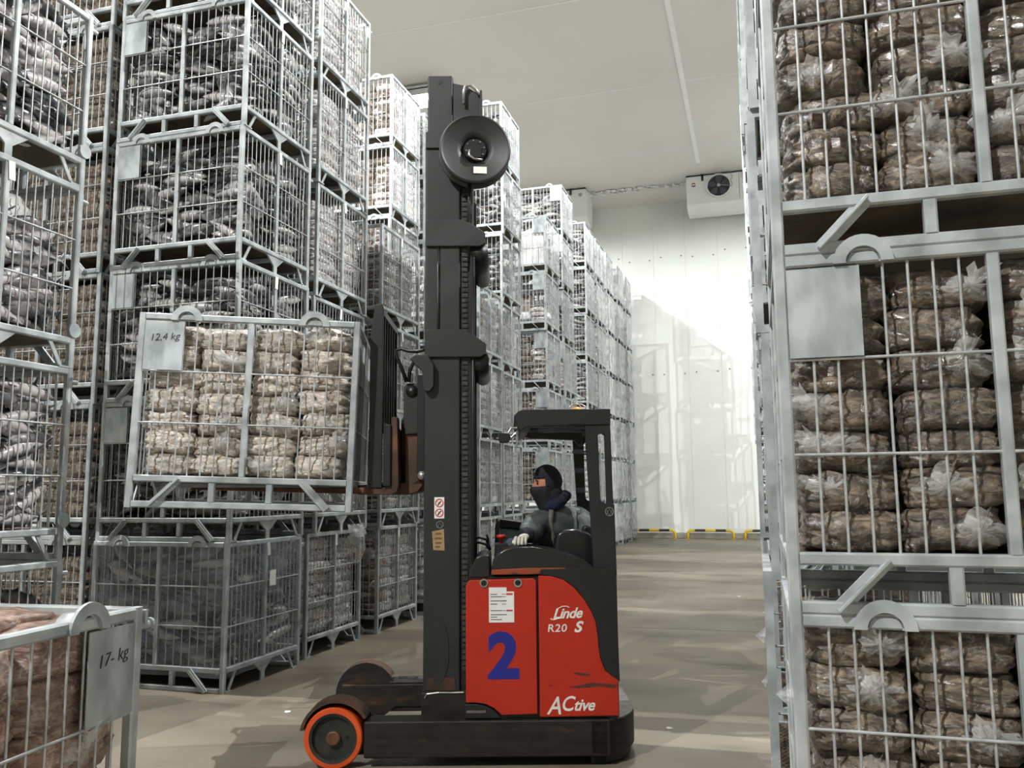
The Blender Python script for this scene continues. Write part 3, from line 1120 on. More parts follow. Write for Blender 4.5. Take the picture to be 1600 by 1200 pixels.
ROWS = ['bottom', 'second', 'third', 'fourth', 'fifth', 'sixth', 'seventh', 'eighth', 'ninth', 'tenth', 'eleventh', 'twelfth', 'thirteenth']
SHORT = {'A': 'behind lifted cage', 'Z': 'nearest left stack', 'B': 'right of lifted cage', 'C': 'left of mast', 'R': 'nearest right stack'}


class Multi:
    def __init__(self):
        self.b = MB()
        self.mi = []

    def add(self, t, M, mi):
        self.b.tmpl(t, M)
        self.mi += [mi] * len(t[1])

    def build(self, name, mats):
        me = bpy.data.meshes.new(name)
        me.from_pydata(self.b.v, [], self.b.f)
        if self.b.a:
            at = me.attributes.new('back', 'FLOAT', 'POINT')
            at.data.foreach_set('value', self.b.a)
        for m in mats:
            me.materials.append(m)
        me.polygons.foreach_set('material_index', self.mi)
        me.polygons.foreach_set('use_smooth', [True] * len(me.polygons))
        return link(name, me)


FARBAG, FARFISH = Multi(), Multi()
BIDX = {'brown': 0, 'tan': 1, 'grey': 2, 'pink': 3}
FIDX = {'grey': 0, 'dark': 1}


def cage_matrix(c):
    return Matrix.Translation(c['ctr']) @ Matrix.Rotation(c['rot'], 4, 'Z') @ Matrix.Rotation(c.get('tilt', 0), 4, 'Y')


def put(kind, t, Mw, label, cat, group):
    pass


def fish_face(c, face, kind, per, rows, fill, real, inset=0.0):
    CM = cage_matrix(c)
    span = (CW if face in 'FB' else CD) - 2 * TB - 0.04
    htot = (ZT - ZP) * fill
    for r in range(rows):
        for k in range(per):
            if random.random() < 0.04:
                continue
            L = random.uniform(0.40, 0.56)
            s = -span / 2 + span * (k + 0.5) / per + random.uniform(-0.07, 0.07) + (0.1 if r % 2 else -0.05)
            s = s * 1.2
            s = max(-span / 2 + L * 0.42, min(span / 2 - L * 0.42, s))
            z = ZP + 0.055 + (htot - 0.1) * (r + random.uniform(-0.3, 0.3)) / (rows - 1)
            z = max(ZP + 0.06, z)
            dep = 0.085 + random.uniform(0, 0.05) + inset
            yaw = random.uniform(-0.22, 0.22) + (math.pi if random.random() < 0.5 else 0)
            pit = random.gauss(0, 0.18)
            if random.random() < 0.12:
                pit += random.choice((-0.6, 0.6))
            rol = random.uniform(-2.6, 2.6)
            g = 1.0 if kind == 'grey' else 0.95
            M = Matrix.Rotation(yaw, 4, 'Z') @ Matrix.Rotation(pit, 4, 'Y') @ Matrix.Rotation(rol, 4, 'X') @ Matrix.Diagonal((L, L * g, L * g, 1))
            if face == 'F':
                P = Matrix.Translation((s, -HD + dep + 0.02, z)) @ M
            elif face == 'R':
                P = Matrix.Translation((HW - dep - 0.02, s, z)) @ Matrix.Rotation(math.pi / 2, 4, 'Z') @ M
            if real:
                o = link('fish', random.choice(M_FISH[kind]))
                o.matrix_world = CM @ P
                grp = 'fish, %s level of %s' % (c['lv'], c['desc'])
                side = {2: ('near', 'far'), 3: ('left', 'middle', 'right') if face == 'F' else ('near', 'middle', 'far')}[per][k]
                tag(o, '%s fish, %s row up, %s of %s, %s cage, %s' % ('silver' if kind == 'dark' else 'frosted', ROWS[r], side, 'front' if face == 'F' else 'aisle side', c['lv'], SHORT[c['key']]), 'fish', grp)
            else:
                FARFISH.add(random.choice(FISH_LO), CM @ P, FIDX[kind])


def bag_face(c, face, kind, per, rows, fill, real, inset=0.0, only=None, dcol='', knots=0.35, depth=0.34, swell=1.0):
    CM = cage_matrix(c)
    span = (CW if face in 'FBL' and face != 'L' else CD) - 2 * TB - 0.03
    htot = (ZT - ZP) * fill
    bw, bh = span / per, htot / rows
    for k in range(per):
        if only is not None and k not in only:
            continue
        z = ZP + 0.004
        tops = rows
        for r in range(tops):
            h = bh * random.uniform(0.92, 1.08)
            if z + h * 0.8 > ZT - 0.01:
                break
            s = -span / 2 + bw * (k + 0.5) + random.uniform(-0.02, 0.02)
            w = bw * random.uniform(0.98, 1.07) * swell
            d = depth * random.uniform(0.92, 1.05)
            dep = d / 2 + 0.045 + random.uniform(0, 0.03) + inset
            M = Matrix.Rotation(random.uniform(-0.06, 0.06), 4, 'Z') @ Matrix.Rotation(random.uniform(-0.05, 0.05), 4, 'Y') @ Matrix.Diagonal((w * (-1 if random.random() < 0.5 else 1) if not real else w, d, h * 1.17, 1))
            zz = z + h / 2
            if face == 'F':
                P = Matrix.Translation((s, -HD + dep, zz)) @ M
                K = Matrix.Translation((s + random.uniform(-0.1, 0.1), -HD + dep - d * 0.5, zz + random.uniform(-0.01, 0.02)))
            elif face == 'R':
                P = Matrix.Translation((HW - dep, s, zz)) @ Matrix.Rotation(math.pi / 2, 4, 'Z') @ M
                K = Matrix.Translation((HW - dep + d * 0.5, s + random.uniform(-0.08, 0.08), zz)) @ Matrix.Rotation(math.pi / 2, 4, 'Z')
            elif face == 'L':
                P = Matrix.Translation((-HW + dep, s, zz)) @ Matrix.Rotation(-math.pi / 2, 4, 'Z') @ M
                K = Matrix.Identity(4)
            if real:
                o = link('fish_bag', random.choice(M_BAG[kind]))
                o.matrix_world = CM @ P
                grp = 'bags, %s level of %s' % (c['lv'], c['desc'])
                side = {2: ('near', 'far'), 3: ('left', 'middle', 'right'), 4: ('left', 'second', 'third', 'right')}[per][k]
                if c['key'] == 'L0':
                    lab = 'bag of tan fish, %s row up, %s column of the lifted cage' % (ROWS[r], side)
                elif c['key'] == 'N':
                    lab = 'bag of pinkish fish, %s row up, %s column of near corner cage' % (ROWS[r], side)
                else:
                    lab = 'bag of fish, %s row up, %s column, %s cage, %s' % (ROWS[r], side, c['lv'], SHORT[c['key']])
                tag(o, lab, 'bag', grp)
                if random.random() < knots:
                    kn = link('knot', random.choice(M_KNOT), o)
                    kn.matrix_parent_inverse = Matrix.Identity(4)
                    kn.matrix_basis = P.inverted() @ K @ Matrix.Rotation(random.uniform(-0.5, 0.5), 4, 'Y')
            else:
                FARBAG.add(random.choice(BAG_LO), CM @ P, BIDX[kind])
            z += h
        c['topz'] = z


def core(c, kind, fill, ins=0.40):
    CM = cage_matrix(c)
    h = (ZT - ZP) * fill
    FARBAG.add(CORE_T, CM @ Matrix.Translation((0, 0, ZP + h / 2)) @ Matrix.Diagonal((CW - 2 * ins, CD - 2 * ins, h, 1)), BIDX[kind])


for c in CAGES:
    k, lv = c['key'], c['level']
    fill = random.uniform(0.86, 0.97)
    if k == 'A':
        if lv in (1, 2, 3, 4):
            fish_face(c, 'F', 'grey', 3, 11, fill, True)
            fish_face(c, 'R', 'grey', 2, 10, fill, True)
        else:
            fish_face(c, 'F', 'grey', 3, 11, fill, False)
            fish_face(c, 'R', 'grey', 2, 10, fill, False)
        fish_face(c, 'F', 'grey', 3, 10, fill, False, 0.13)
        fish_face(c, 'R', 'grey', 2, 9, fill, False, 0.13)
        core(c, 'brown', fill * 0.9, 0.3)
    elif k == 'Z':
        f2 = 0.74 if lv == 2 else fill
        fish_face(c, 'R', 'dark', 3, 13, f2, lv in (1, 2, 3))
        fish_face(c, 'R', 'dark', 3, 11, f2, False, 0.12)
        fish_face(c, 'F', 'dark', 3, 9, f2, False)
        core(c, 'brown', f2 * 0.9, 0.3)
    elif k == 'B':
        bag_face(c, 'R', 'grey', 2, 8, fill, True, knots=0.25)
        core(c, 'grey', fill * 0.9)
    elif k == 'C':
        bag_face(c, 'R', 'grey', 2, 7, fill if lv != 3 else 0.78, True, knots=0.3)
        bag_face(c, 'F', 'brown', 4, 7, fill if lv != 3 else 0.78, False)
        core(c, 'grey', 0.75)
    elif k == 'L0':
        bag_face(c, 'F', 'tan', 4, 7, 0.97, True, knots=0.35)
        bag_face(c, 'R', 'tan', 2, 7, 0.97, False, inset=0.06, depth=0.25)
        core(c, 'tan', 0.85)
    elif k == 'N':
        bag_face(c, 'F', 'pink', 3, 6, 1.0, True, knots=0.2)
        core(c, 'pink', 0.9)
        for dx, dy in ((0.45, -0.35), (0.0, -0.3)):
            FARBAG.add(BAG_T[1], cage_matrix(c) @ Matrix.Translation((dx - 0.1, dy + 0.12, ZT + 0.0)) @ Matrix.Diagonal((0.42, 0.36, 0.13, 1)), 3)
    elif k == 'R':
        if lv < 3:
            bag_face(c, 'F', 'brown', 4, 7, 0.98, True, knots=0.55, depth=0.4)
        else:
            bag_face(c, 'F', 'brown', 4, 7, 0.95, False)
        bag_face(c, 'L', 'brown', 2, 7, 0.95, False, inset=0.06, depth=0.2)
        core(c, 'brown', 0.95, 0.42)
    elif k == 'Y':
        bag_face(c, 'F', 'brown', 4, 7, fill, False)
        core(c, 'brown', fill * 0.9)
    elif c['content'] == 'fish':
        fish_face(c, 'F', 'grey', 3, 9, fill, False)
        fish_face(c, 'R', 'grey', 2, 9, fill, False)
        core(c, 'brown', fill * 0.9, 0.26)
    elif c['content'] == 'bag':
        right = k.startswith('T')
        if k == 'E' and lv == 4:
            core(c, 'brown', 0.7)
            bag_face(c, 'R', 'grey', 2, 3, 0.3, False)
            continue
        bag_face(c, 'L' if right else 'R', 'grey' if not right else 'brown', 2, 7, fill, False, inset=0.05 if right else 0.0)
        if not right:
            bag_face(c, 'F', 'brown' if k in 'PGEQ' else 'grey', 4, 7, fill, False)
        core(c, 'brown' if right or k in 'QE' else 'grey', fill * 0.92)
    elif c['content'] == 'white':
        CM = cage_matrix(c)
        cm = MB().box(-0.06, 0.06, -0.2, 0.2, 0, 0.36).mesh('carton', BAGS['white'])
        for row in range(2):
            for i in range(10):
                o = link('carton', cm)
                o.matrix_world = CM @ Matrix.Translation((-HW + 0.12 + i * 0.131, -HD + 0.26, ZP + 0.002 + row * 0.365)) @ Matrix.Rotation(random.uniform(-0.03, 0.03), 4, 'Z')
                tag(o, 'white slab carton, %s of ten from the left, %s row, cage above the driver' % (ROWS[i] if i else 'first', 'upper' if row else 'lower'), 'carton', 'white cartons in the six-high stack')

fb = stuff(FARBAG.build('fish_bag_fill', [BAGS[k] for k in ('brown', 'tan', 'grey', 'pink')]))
tag(fb, 'clear plastic bags of frozen fish filling the farther wire cages', 'bags')
ff = stuff(FARFISH.build('fish_fill', [FISHG, FISHD]))
tag(ff, 'whole frozen fish heaped deeper in the wire cages', 'fish')

# loose sacks and sheets of plastic
for c in CAGES:
    if c['key'] == 'E' and c['level'] == 4:
        o = link('sack', tmesh('sack', bag_template(71, 9, 0.8, 2.6), mat('white woven sack', (206, 208, 212), (228, 228, 230), scale=30, rough=0.7, bump=0.2)))
        o.matrix_world = cage_matrix(c) @ Matrix.Translation((0.2, -HD + 0.3, ZP + 0.13)) @ Matrix.Diagonal((1.1, 0.4, 0.26, 1))
        tag(o, 'white woven sack lying in the fifth-level cage above the driver', 'sack')
    if c['key'] == 'Z' and c['level'] == 2:
        o = link('plastic_sheet', tmesh('plastic_sheet', bag_template(72, 9, 1.6, 2.4), mat('crumpled white plastic', (198, 196, 192), (222, 222, 220), scale=5, rough=0.22, bump=0.5, bscale=6, coat=0.5)))
        o.matrix_world = cage_matrix(c) @ Matrix.Translation((HW - 0.32, 0.02, ZP + 0.76)) @ Matrix.Rotation(0.2, 4, 'X') @ Matrix.Diagonal((0.4, 0.8, 0.3, 1))
        tag(o, 'crumpled white plastic sheet over dark fish in the nearest left stack', 'plastic sheet')
    if c['key'] == 'B' and c['level'] == 0:
        b = MB()
        n = 9
        vs = []
        for j in range(n + 1):
            for i in range(n + 1):
                u, v = i / n * 2 - 1, j / n * 2 - 1
                q = Vector((u * 4, v * 4, 5))
                rr = max(abs(u), abs(v))
                vs.append((0.05 + 0.10 * (1 - rr * rr) + 0.05 * mnoise.noise(q) + 0.02 * mnoise.noise(q * 3), 0.2 * u * (0.7 + 0.3 * v), 0.22 * v + 0.03 * mnoise.noise(q * 2)))
        b.add(vs, [(j * (n + 1) + i, j * (n + 1) + i + 1, (j + 1) * (n + 1) + i + 1, (j + 1) * (n + 1) + i) for j in range(n) for i in range(n)])
        o = b.build('plastic_bag', KNOT, smooth=True)
        o.matrix_world = cage_matrix(c) @ Matrix.Translation((HW, 0.36, CH - 0.16))
        tag(o, 'clear empty plastic bag hanging on the bottom cage right of film', 'plastic bag')

# ------------------------------------------------------------------ reach truck
# local frame: x to the rear (picture right), y away from the viewer, z up
TO, TR = Vector((-2.600, 4.864, 0)), 0.29
truck = tag(link('reach_truck', None, None, TO, (0, 0, TR)), 'red and black reach truck numbered 2 holding up a wire cage', 'forklift')
T_RED = mat('truck red paint', (170, 34, 8), (178, 38, 10), scale=3, rough=0.5, coords='obj', c3=(160, 34, 10), c3pos=(0.6, 0.75), c3scale=2)
T_BLK = mat('black plastic', (20, 21, 22), (28, 29, 30), scale=12, rough=0.42, coords='obj', bump=0.05, bscale=150)
T_MAT = mat('matt black guard paint', (24, 25, 26), (32, 33, 34), scale=6, rough=0.5, coords='obj')
T_SEAT = mat('black vinyl', (18, 19, 21), (25, 26, 28), scale=10, rough=0.32, coords='obj', coat=0.2)
T_MAST = mat('dark grey mast paint', (32, 34, 34), (40, 42, 42), scale=2.5, rough=0.5, coords='obj', c3=(58, 52, 48), c3pos=(0.66, 0.8), c3scale=3)
T_RUST = mat('worn rusty steel', (28, 26, 24), (46, 42, 37), scale=6, rough=0.55, coords='obj', metal=0.3, stretch=(1, 1, 4), c3=(84, 56, 38), c3pos=(0.62, 0.78), c3scale=4)
T_BROWN = mat('rusted brown steel', (60, 46, 38), (96, 68, 50), scale=7, rough=0.6, coords='obj', metal=0.3, c3=(122, 76, 50), c3pos=(0.58, 0.7), c3scale=5)
T_ORNG = mat('orange wheel tread', (196, 70, 22), (216, 86, 30), scale=6, rough=0.5, coords='obj', c3=(150, 60, 30), c3pos=(0.62, 0.75))
T_HUB = mat('greasy wheel hub', (40, 46, 44), (62, 62, 54), scale=8, rough=0.5, coords='obj', metal=0.4, c3=(90, 70, 50), c3pos=(0.6, 0.75))
T_STEP = mat('worn grey top plate', (92, 90, 88), (120, 118, 115), scale=18, rough=0.5, coords='obj', metal=0.3)
T_STEEL = mat('polished steel', (140, 138, 134), (186, 184, 180), scale=9, rough=0.3, metal=0.8, coords='obj')
T_HOSE = mat('black rubber hose', (20, 20, 21), rough=0.45)
T_WHT = mat('white lettering', (220, 214, 204), (232, 228, 220), scale=12, rough=0.6, coords='obj')
T_NUM = mat('blue number', (26, 30, 122), (32, 36, 132), scale=5, rough=0.5, coords='obj')
T_STRIPE = mat('scratched orange stripe', (150, 66, 34), (112, 56, 36), scale=6, rough=0.6, coords='obj', c3=(40, 36, 34), c3pos=(0.58, 0.66), c3scale=9, stretch=(1, 1, 3))
T_AMB = mat('amber lens', (226, 130, 30), (236, 150, 50), scale=4, rough=0.2, coords='obj', coat=0.5)
T_CARD = mat('tan label', (150, 126, 86), (170, 146, 102), scale=9, rough=0.7, coords='obj')
T_SCR = mat('bluish display panel', (120, 140, 156), (150, 168, 182), scale=3, rough=0.25, coords='obj')
T_REDK = mat('red knob', (190, 36, 30), rough=0.4)


def tp(name, mb, m, parent=truck, bevel=0.0, smooth=False, seg=2):
    return mb.build(name, m, parent, smooth=smooth, bevel=bevel, seg=seg)


# support arms, wheels, mudguards (near side, then mirrored far side)
for far in (0, 1):
    def V(a):
        return a if not far else 1.27 - a

    def span(a, b):
        return (min(V(a), V(b)), max(V(a), V(b)))
    y0, y1 = span(0.0, 0.16)
    arm = tp('support_arm', MB().box(0.19, 1.72, y0, y1, 0.062, 0.282), T_RUST, bevel=0.012)
    y0, y1 = span(0.155, 0.175)
    tp('inner_plate', MB().prism([(-0.16, 0.10), (-0.16, 0.26), (0.75, 0.26), (0.75, 0.10), (0.24, 0.10), (0.16, 0.04), (0.02, 0.04), (-0.04, 0.10)], y0, y1), T_RUST, bevel=0.006)
    y0, y1 = span(0.0, 0.15)
    # mudguard: bent plate over the wheel
    tp('mudguard', MB().ring((0.015, 0.19), 0.205, 0.225, y0, y1, 0.55, 2.95, 18), T_BROWN, smooth=False)
    a0, a1 = span(0.14, 0.155)
    tp('mudguard_side', MB().ring((0.015, 0.19), 0.02, 0.225, a0, a1, 0.0, math.pi, 18), T_RUST)
    w = link('load_wheel', None, truck, (0, V(0.075), 0.182))
    w.rotation_euler = (0, 0, math.pi if far else 0)
    prof = [(0.150, -0.072), (0.176, -0.070), (0.183, -0.06), (0.183, 0.06), (0.176, 0.07), (0.150, 0.072)]
    MB().lathe(prof, 40, caps=False).build('tread', T_ORNG, w, smooth=True, sharp=0.6)
    MB().lathe([(0.03, -0.045), (0.125, -0.045), (0.132, -0.068), (0.15, -0.0725), (0.15, 0.07), (0.05, 0.07)], 36).build('hub', T_HUB, w, smooth=True, sharp=0.5)
    MB().lathe([(0.044, -0.045), (0.044, -0.07), (0.036, -0.076), (0.0, -0.076)], 20).build('axle_cap', T_BROWN, w, smooth=True, sharp=0.5)
    MB().cyl((0.082, -0.047, 0.0), (0.082, -0.043, 0.0), 0.012, 10).build('bolt_hole', T_HOSE, w)
tp('cross_axle_tube', MB().cyl((0.25, 1.2, 0.27), (0.75, 1.2, 0.27), 0.03, 12), T_RUST, smooth=True)

# chassis and rounded tail
tp('chassis', MB().box(0.62, 1.70, 0.16, 1.11, 0.07, 0.275), T_BLK)
pl = [(1.60, 0.0), (1.70, 0.0)]
for k in range(0, 9):
    t = -math.pi / 2 + k * math.pi / 2 / 8
    pl.append((1.62 + 0.29 * math.cos(t), 0.36 + 0.36 * math.sin(t)))
pl += [(x, 1.27 - y) for x, y in reversed(pl)]
tp('tail_bumper', MB().prism(pl, 0.075, 0.27, 'z'), T_RUST, bevel=0.008)
pl2 = [(1.60 + (x - 1.6) * 0.985, 0.635 + (y - 0.635) * 0.985) for x, y in pl]
tp('tail_top_plate', MB().prism(pl2, 0.268, 0.276, 'z'), T_STEP)
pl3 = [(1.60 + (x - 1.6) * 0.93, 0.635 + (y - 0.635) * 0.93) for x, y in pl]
tp('tail_gap_shade', MB().prism(pl3, 0.012, 0.078, 'z'), T_HOSE)  # black block stands in for the shade under the tail
dw = link('drive_wheel', None, truck, (1.45, 0.635, 0.16))
MB().lathe([(0.05, -0.05), (0.15, -0.05), (0.16, -0.04), (0.16, 0.04), (0.15, 0.05), (0.05, 0.05)], 24).build('tread', T_HOSE, dw, smooth=True, sharp=0.6)

# body: black tub with a cab well
body = MB().box(0.84, 1.765, 0.045, 0.34, 0.275, 1.15).box(0.84, 1.0, 0.34, 1.22, 0.275, 1.13).box(1.0, 1.765, 0.34, 1.22, 0.275, 0.5)
body.box(1.0, 1.765, 1.1, 1.22, 0.5, 1.15).box(1.66, 1.765, 0.34, 1.1, 0.5, 1.15)
tp('body_tub', body, T_BLK)
# battery cover with the number
P1 = [(0.822, 1.10), (0.842, 1.132), (1.25, 1.142), (1.268, 1.128), (1.268, 0.315), (1.045, 0.31), (1.0, 0.35), (0.94, 0.378), (0.88, 0.386), (0.822, 0.386)]
bp_ = tp('battery_cover', MB().prism(P1, 0.012, 0.045), T_RED, bevel=0.006)
for hx in (0.937, 1.152):
    MB().ring((hx, 1.115), 0.018, 0.027, 0.006, 0.013, 0, 2 * math.pi, 18, 'y', True).build('eyelet', T_STEEL, bp_)
    MB().cyl((hx, 0.011, 1.115), (hx, 0.0125, 1.115), 0.019, 16).build('eyelet_hole', T_HOSE, bp_)
n2 = link('number_two', text_mesh('number_two', '2', 0.375, T_NUM, offset=0.016, extrude=0.0008), bp_, (1.058, 0.0112, 0.655), (math.pi / 2, 0, 0), (1.02, 1, 1))
# paper notice
ns = MB().box(0.968, 1.127, 0.0095, 0.0115, 0.872, 1.062).box(0.968, 1.08, 0.0095, 0.0115, 1.062, 1.088).build('notice', PAPER, bp_)
lines = MB()
for k, zz in enumerate((1.045, 1.03, 1.005, 0.985, 0.945, 0.92, 0.905, 0.89)):
    lines.box(0.978, 1.02 + 0.03 * (k % 3), 0.0088, 0.0096, zz - 0.003, zz + 0.003)
    if k < 5:
        lines.box(1.05, 1.075, 0.0088, 0.0096, zz - 0.002, zz + 0.002)
stuff(lines.build('printed_lines', mat('grey print', (120, 120, 124), rough=0.8), ns))
MB().box(1.078, 1.118, 0.0088, 0.0096, 1.04, 1.052).build('printed_bar', mat('red print bar', (200, 70, 70), rough=0.8), ns)
MB().box(1.078, 1.118, 0.0088, 0.0096, 0.94, 0.95).build('printed_bar', mat('red print bar', (200, 70, 70), rough=0.8), ns)
# step recess in the lower corner
P2 = [(0.815, 0.29), (0.815, 0.375), (0.88, 0.378), (0.94, 0.368), (1.0, 0.338), (1.045, 0.29)]
tp('step_recess', MB().prism(P2, 0.016, 0.05), T_BLK, bevel=0.006)
tp('step_edge', MB().box(0.825, 0.945, 0.012, 0.017, 0.325, 0.34), T_STEP)
# rear side panel
P3 = [(1.282, 1.158), (1.36, 1.155), (1.442, 1.131), (1.51, 1.08), (1.57, 1.01), (1.615, 0.935), (1.641, 0.871), (1.653, 0.79), (1.657, 0.713), (1.668, 0.64),
      (1.693, 0.576), (1.735, 0.54), (1.772, 0.517), (1.778, 0.300), (1.282, 0.296)]
rp_ = tp('side_panel', MB().prism(P3, 0.012, 0.045), T_RED, bevel=0.006)
P4 = [(1.285, 1.163), (1.30, 1.20), (1.66, 1.20), (1.775, 1.20), (1.785, 0.5), (1.772, 0.517), (1.735, 0.54), (1.693, 0.576), (1.668, 0.64), (1.657, 0.713), (1.653, 0.79), (1.641, 0.871),
      (1.615, 0.935), (1.57, 1.01), (1.51, 1.08), (1.442, 1.131), (1.36, 1.155)]
tp('rear_cover', MB().prism(P4, 0.018, 0.05), T_BLK, bevel=0.005)
tp('rear_side_shell', MB().prism([(1.72, 0.05), (1.77, 0.06), (1.79, 0.12), (1.80, 0.635), (1.79, 1.15), (1.77, 1.21), (1.72, 1.22)], 0.28, 0.52, 'z'), T_RED, bevel=0.006)
tp('rear_shell', MB().prism([(1.72, 0.045), (1.77, 0.05), (1.79, 0.1), (1.80, 0.635), (1.79, 1.17), (1.77, 1.22), (1.72, 1.22)], 0.52, 1.2, 'z'), T_BLK, bevel=0.006)
YT = 0.0108
link('lettering', text_mesh('lettering', 'Linde', 0.088, T_WHT, shear=0.38, offset=0.0022, extrude=0.0008, spacing=0.94), rp_, (1.46, YT, 0.922), (math.pi / 2, -0.03, 0))
MB().path([(1.355, YT, 0.892), (1.375, YT, 0.885), (1.40, YT, 0.892), (1.43, YT, 0.897)], 0.0035, 6).build('letter_swash', T_WHT, rp_)
MB().path([(1.405, YT, 0.955), (1.43, YT, 0.967), (1.46, YT, 0.968), (1.475, YT, 0.96)], 0.003, 6).build('letter_swash', T_WHT, rp_)
link('lettering', text_mesh('lettering', 'R20', 0.066, T_WHT, shear=0.12, offset=0.0008, extrude=0.0008, spacing=1.1), rp_, (1.395, YT, 0.832), (math.pi / 2, 0, 0), (1.1, 1, 1))
link('lettering', text_mesh('lettering', 'S', 0.09, T_WHT, shear=0.3, offset=0.003, extrude=0.0008), rp_, (1.525, YT, 0.838), (math.pi / 2, 0, 0), (1.1, 1, 1))
link('lettering', text_mesh('lettering', 'A', 0.15, T_WHT, shear=0.3, offset=0.0015, extrude=0.0008), rp_, (1.37, YT, 0.36), (math.pi / 2, 0, 0), (0.85, 1, 1))
link('lettering', text_mesh('lettering', 'C', 0.125, T_WHT, shear=0.3, offset=0.0015, extrude=0.0008), rp_, (1.45, YT, 0.372), (math.pi / 2, 0, 0), (0.9, 1, 1))
link('lettering', text_mesh('lettering', 'tive', 0.098, T_WHT, shear=0.35, offset=0.002, extrude=0.0008, spacing=0.95), rp_, (1.555, YT, 0.365), (math.pi / 2, 0, 0), (0.95, 1, 1))
# scrapes through the red paint
T_SCUF = mat('dark scuffed paint', (58, 34, 28), (90, 44, 32), scale=20, rough=0.6, coords='obj')
for poly in ([(1.49, 0.56), (1.52, 0.565), (1.60, 0.553), (1.585, 0.54), (1.52, 0.548)], [(1.46, 0.475), (1.55, 0.49), (1.61, 0.502), (1.70, 0.493), (1.77, 0.487), (1.75, 0.466), (1.66, 0.48), (1.58, 0.473), (1.52, 0.47)],
             [(1.335, 0.487), (1.36, 0.49), (1.365, 0.484), (1.34, 0.482)]):
    MB().prism(poly, 0.0105, 0.0122).build('paint_scuff', T_SCUF, rp_)

# hood, stripe, console
H1 = [(0.985, 1.175), (0.992, 1.235), (1.02, 1.29), (1.07, 1.322), (1.13, 1.336), (1.25, 1.337), (1.37, 1.318), (1.50, 1.282), (1.59, 1.24), (1.645, 1.195), (1.65, 1.16), (1.0, 1.16)]
tp('hood', MB().prism(H1, 0.03, 0.34), T_SEAT, bevel=0.03, seg=4)
tp('hood_stripe', MB().prism([(0.985, 1.165), (0.985, 1.195), (1.2, 1.205), (1.44, 1.205), (1.50, 1.19), (1.40, 1.172), (1.2, 1.165)], 0.02, 0.06), T_STRIPE, bevel=0.004)
tp('console', MB().prism([(0.84, 1.14), (0.845, 1.19), (0.885, 1.275), (0.925, 1.29), (0.975, 1.285), (0.978, 1.14)], 0.04, 0.5), T_SEAT, bevel=0.015, seg=3)
tp('dash_shield', MB().prism([(0.99, 1.15), (1.0, 1.45), (1.02, 1.49), (1.03, 1.48), (1.02, 1.15)], 0.62, 1.1), T_BLK, bevel=0.006)
tp('dash_panel', MB().prism([(1.03, 1.18), (1.03, 1.42), (1.20, 1.40), (1.24, 1.18)], 0.95, 1.12), T_SCR, bevel=0.01)
tp('dash_top', MB().prism([(1.0, 1.42), (1.0, 1.49), (1.24, 1.455), (1.24, 1.40)], 0.93, 1.14), T_BLK, bevel=0.01)
for k, (vx, dz) in enumerate(((0.42, 0.0), (0.48, 0.03))):
    lv = tp('control_lever', MB().path([(0.97, vx, 1.29), (0.94, vx, 1.33 + dz), (0.89, vx, 1.345 + dz), (0.855, vx, 1.33 + dz)], 0.009, 8), T_HOSE, smooth=True)
tp('control_lever', MB().path([(0.95, 0.45, 1.3), (0.955, 0.45, 1.36), (0.945, 0.45, 1.395)], 0.008, 8), T_HOSE, smooth=True)
kn = tp('stop_knob', MB().lathe([(0.012, 0), (0.012, 0.03), (0.032, 0.036), (0.034, 0.05), (0.02, 0.056)], 16, 'z', (1.045, 0.42, 1.34)), T_REDK, smooth=True)
tp('knob_base', MB().box(1.0, 1.09, 0.36, 0.48, 1.13, 1.34), T_BLK, bevel=0.008)
# side wing of the seat, seat
tp('seat_wing', MB().prism([(1.40, 1.10), (1.405, 1.36), (1.425, 1.41), (1.47, 1.432), (1.56, 1.43), (1.64, 1.405), (1.69, 1.36), (1.705, 1.28), (1.705, 1.05), (1.40, 1.05)], 0.345, 0.46), T_SEAT, bevel=0.03, seg=4)
tp('seat_cushion', MB().box(1.25, 1.64, 0.48, 1.0, 0.86, 0.98), T_SEAT, bevel=0.03, seg=3)
tp('seat_base', MB().box(1.3, 1.62, 0.52, 0.96, 0.5, 0.86), T_BLK, bevel=0.01)
tp('seat_backrest', MB().prism([(1.64, 0.95), (1.60, 1.4), (1.62, 1.45), (1.66, 1.45), (1.70, 1.4), (1.71, 0.95)], 0.5, 0.98), T_SEAT, bevel=0.025, seg=3)

# overhead guard
def guard_post(y0, y1):
    b = MB()
    # strips round the long slot
    b.prism([(1.625, 1.60), (1.60, 2.10), (1.60, 2.215), (1.672, 2.215), (1.685, 2.03), (1.692, 1.60)], y0, y1)
    b.prism([(1.735, 1.60), (1.73, 2.03), (1.725, 2.215), (1.765, 2.215), (1.775, 1.60)], y0, y1)
    b.prism([(1.672, 2.215), (1.682, 2.045), (1.695, 2.06), (1.715, 2.062), (1.732, 2.045), (1.73, 2.215)], y0, y1)
    b.prism([(1.692, 1.60), (1.69, 1.64), (1.70, 1.62), (1.72, 1.61), (1.735, 1.60)], y0, y1)
    b.prism([(1.64, 1.15), (1.625, 1.602), (1.782, 1.602), (1.787, 1.15)], y0, y1)
    return b


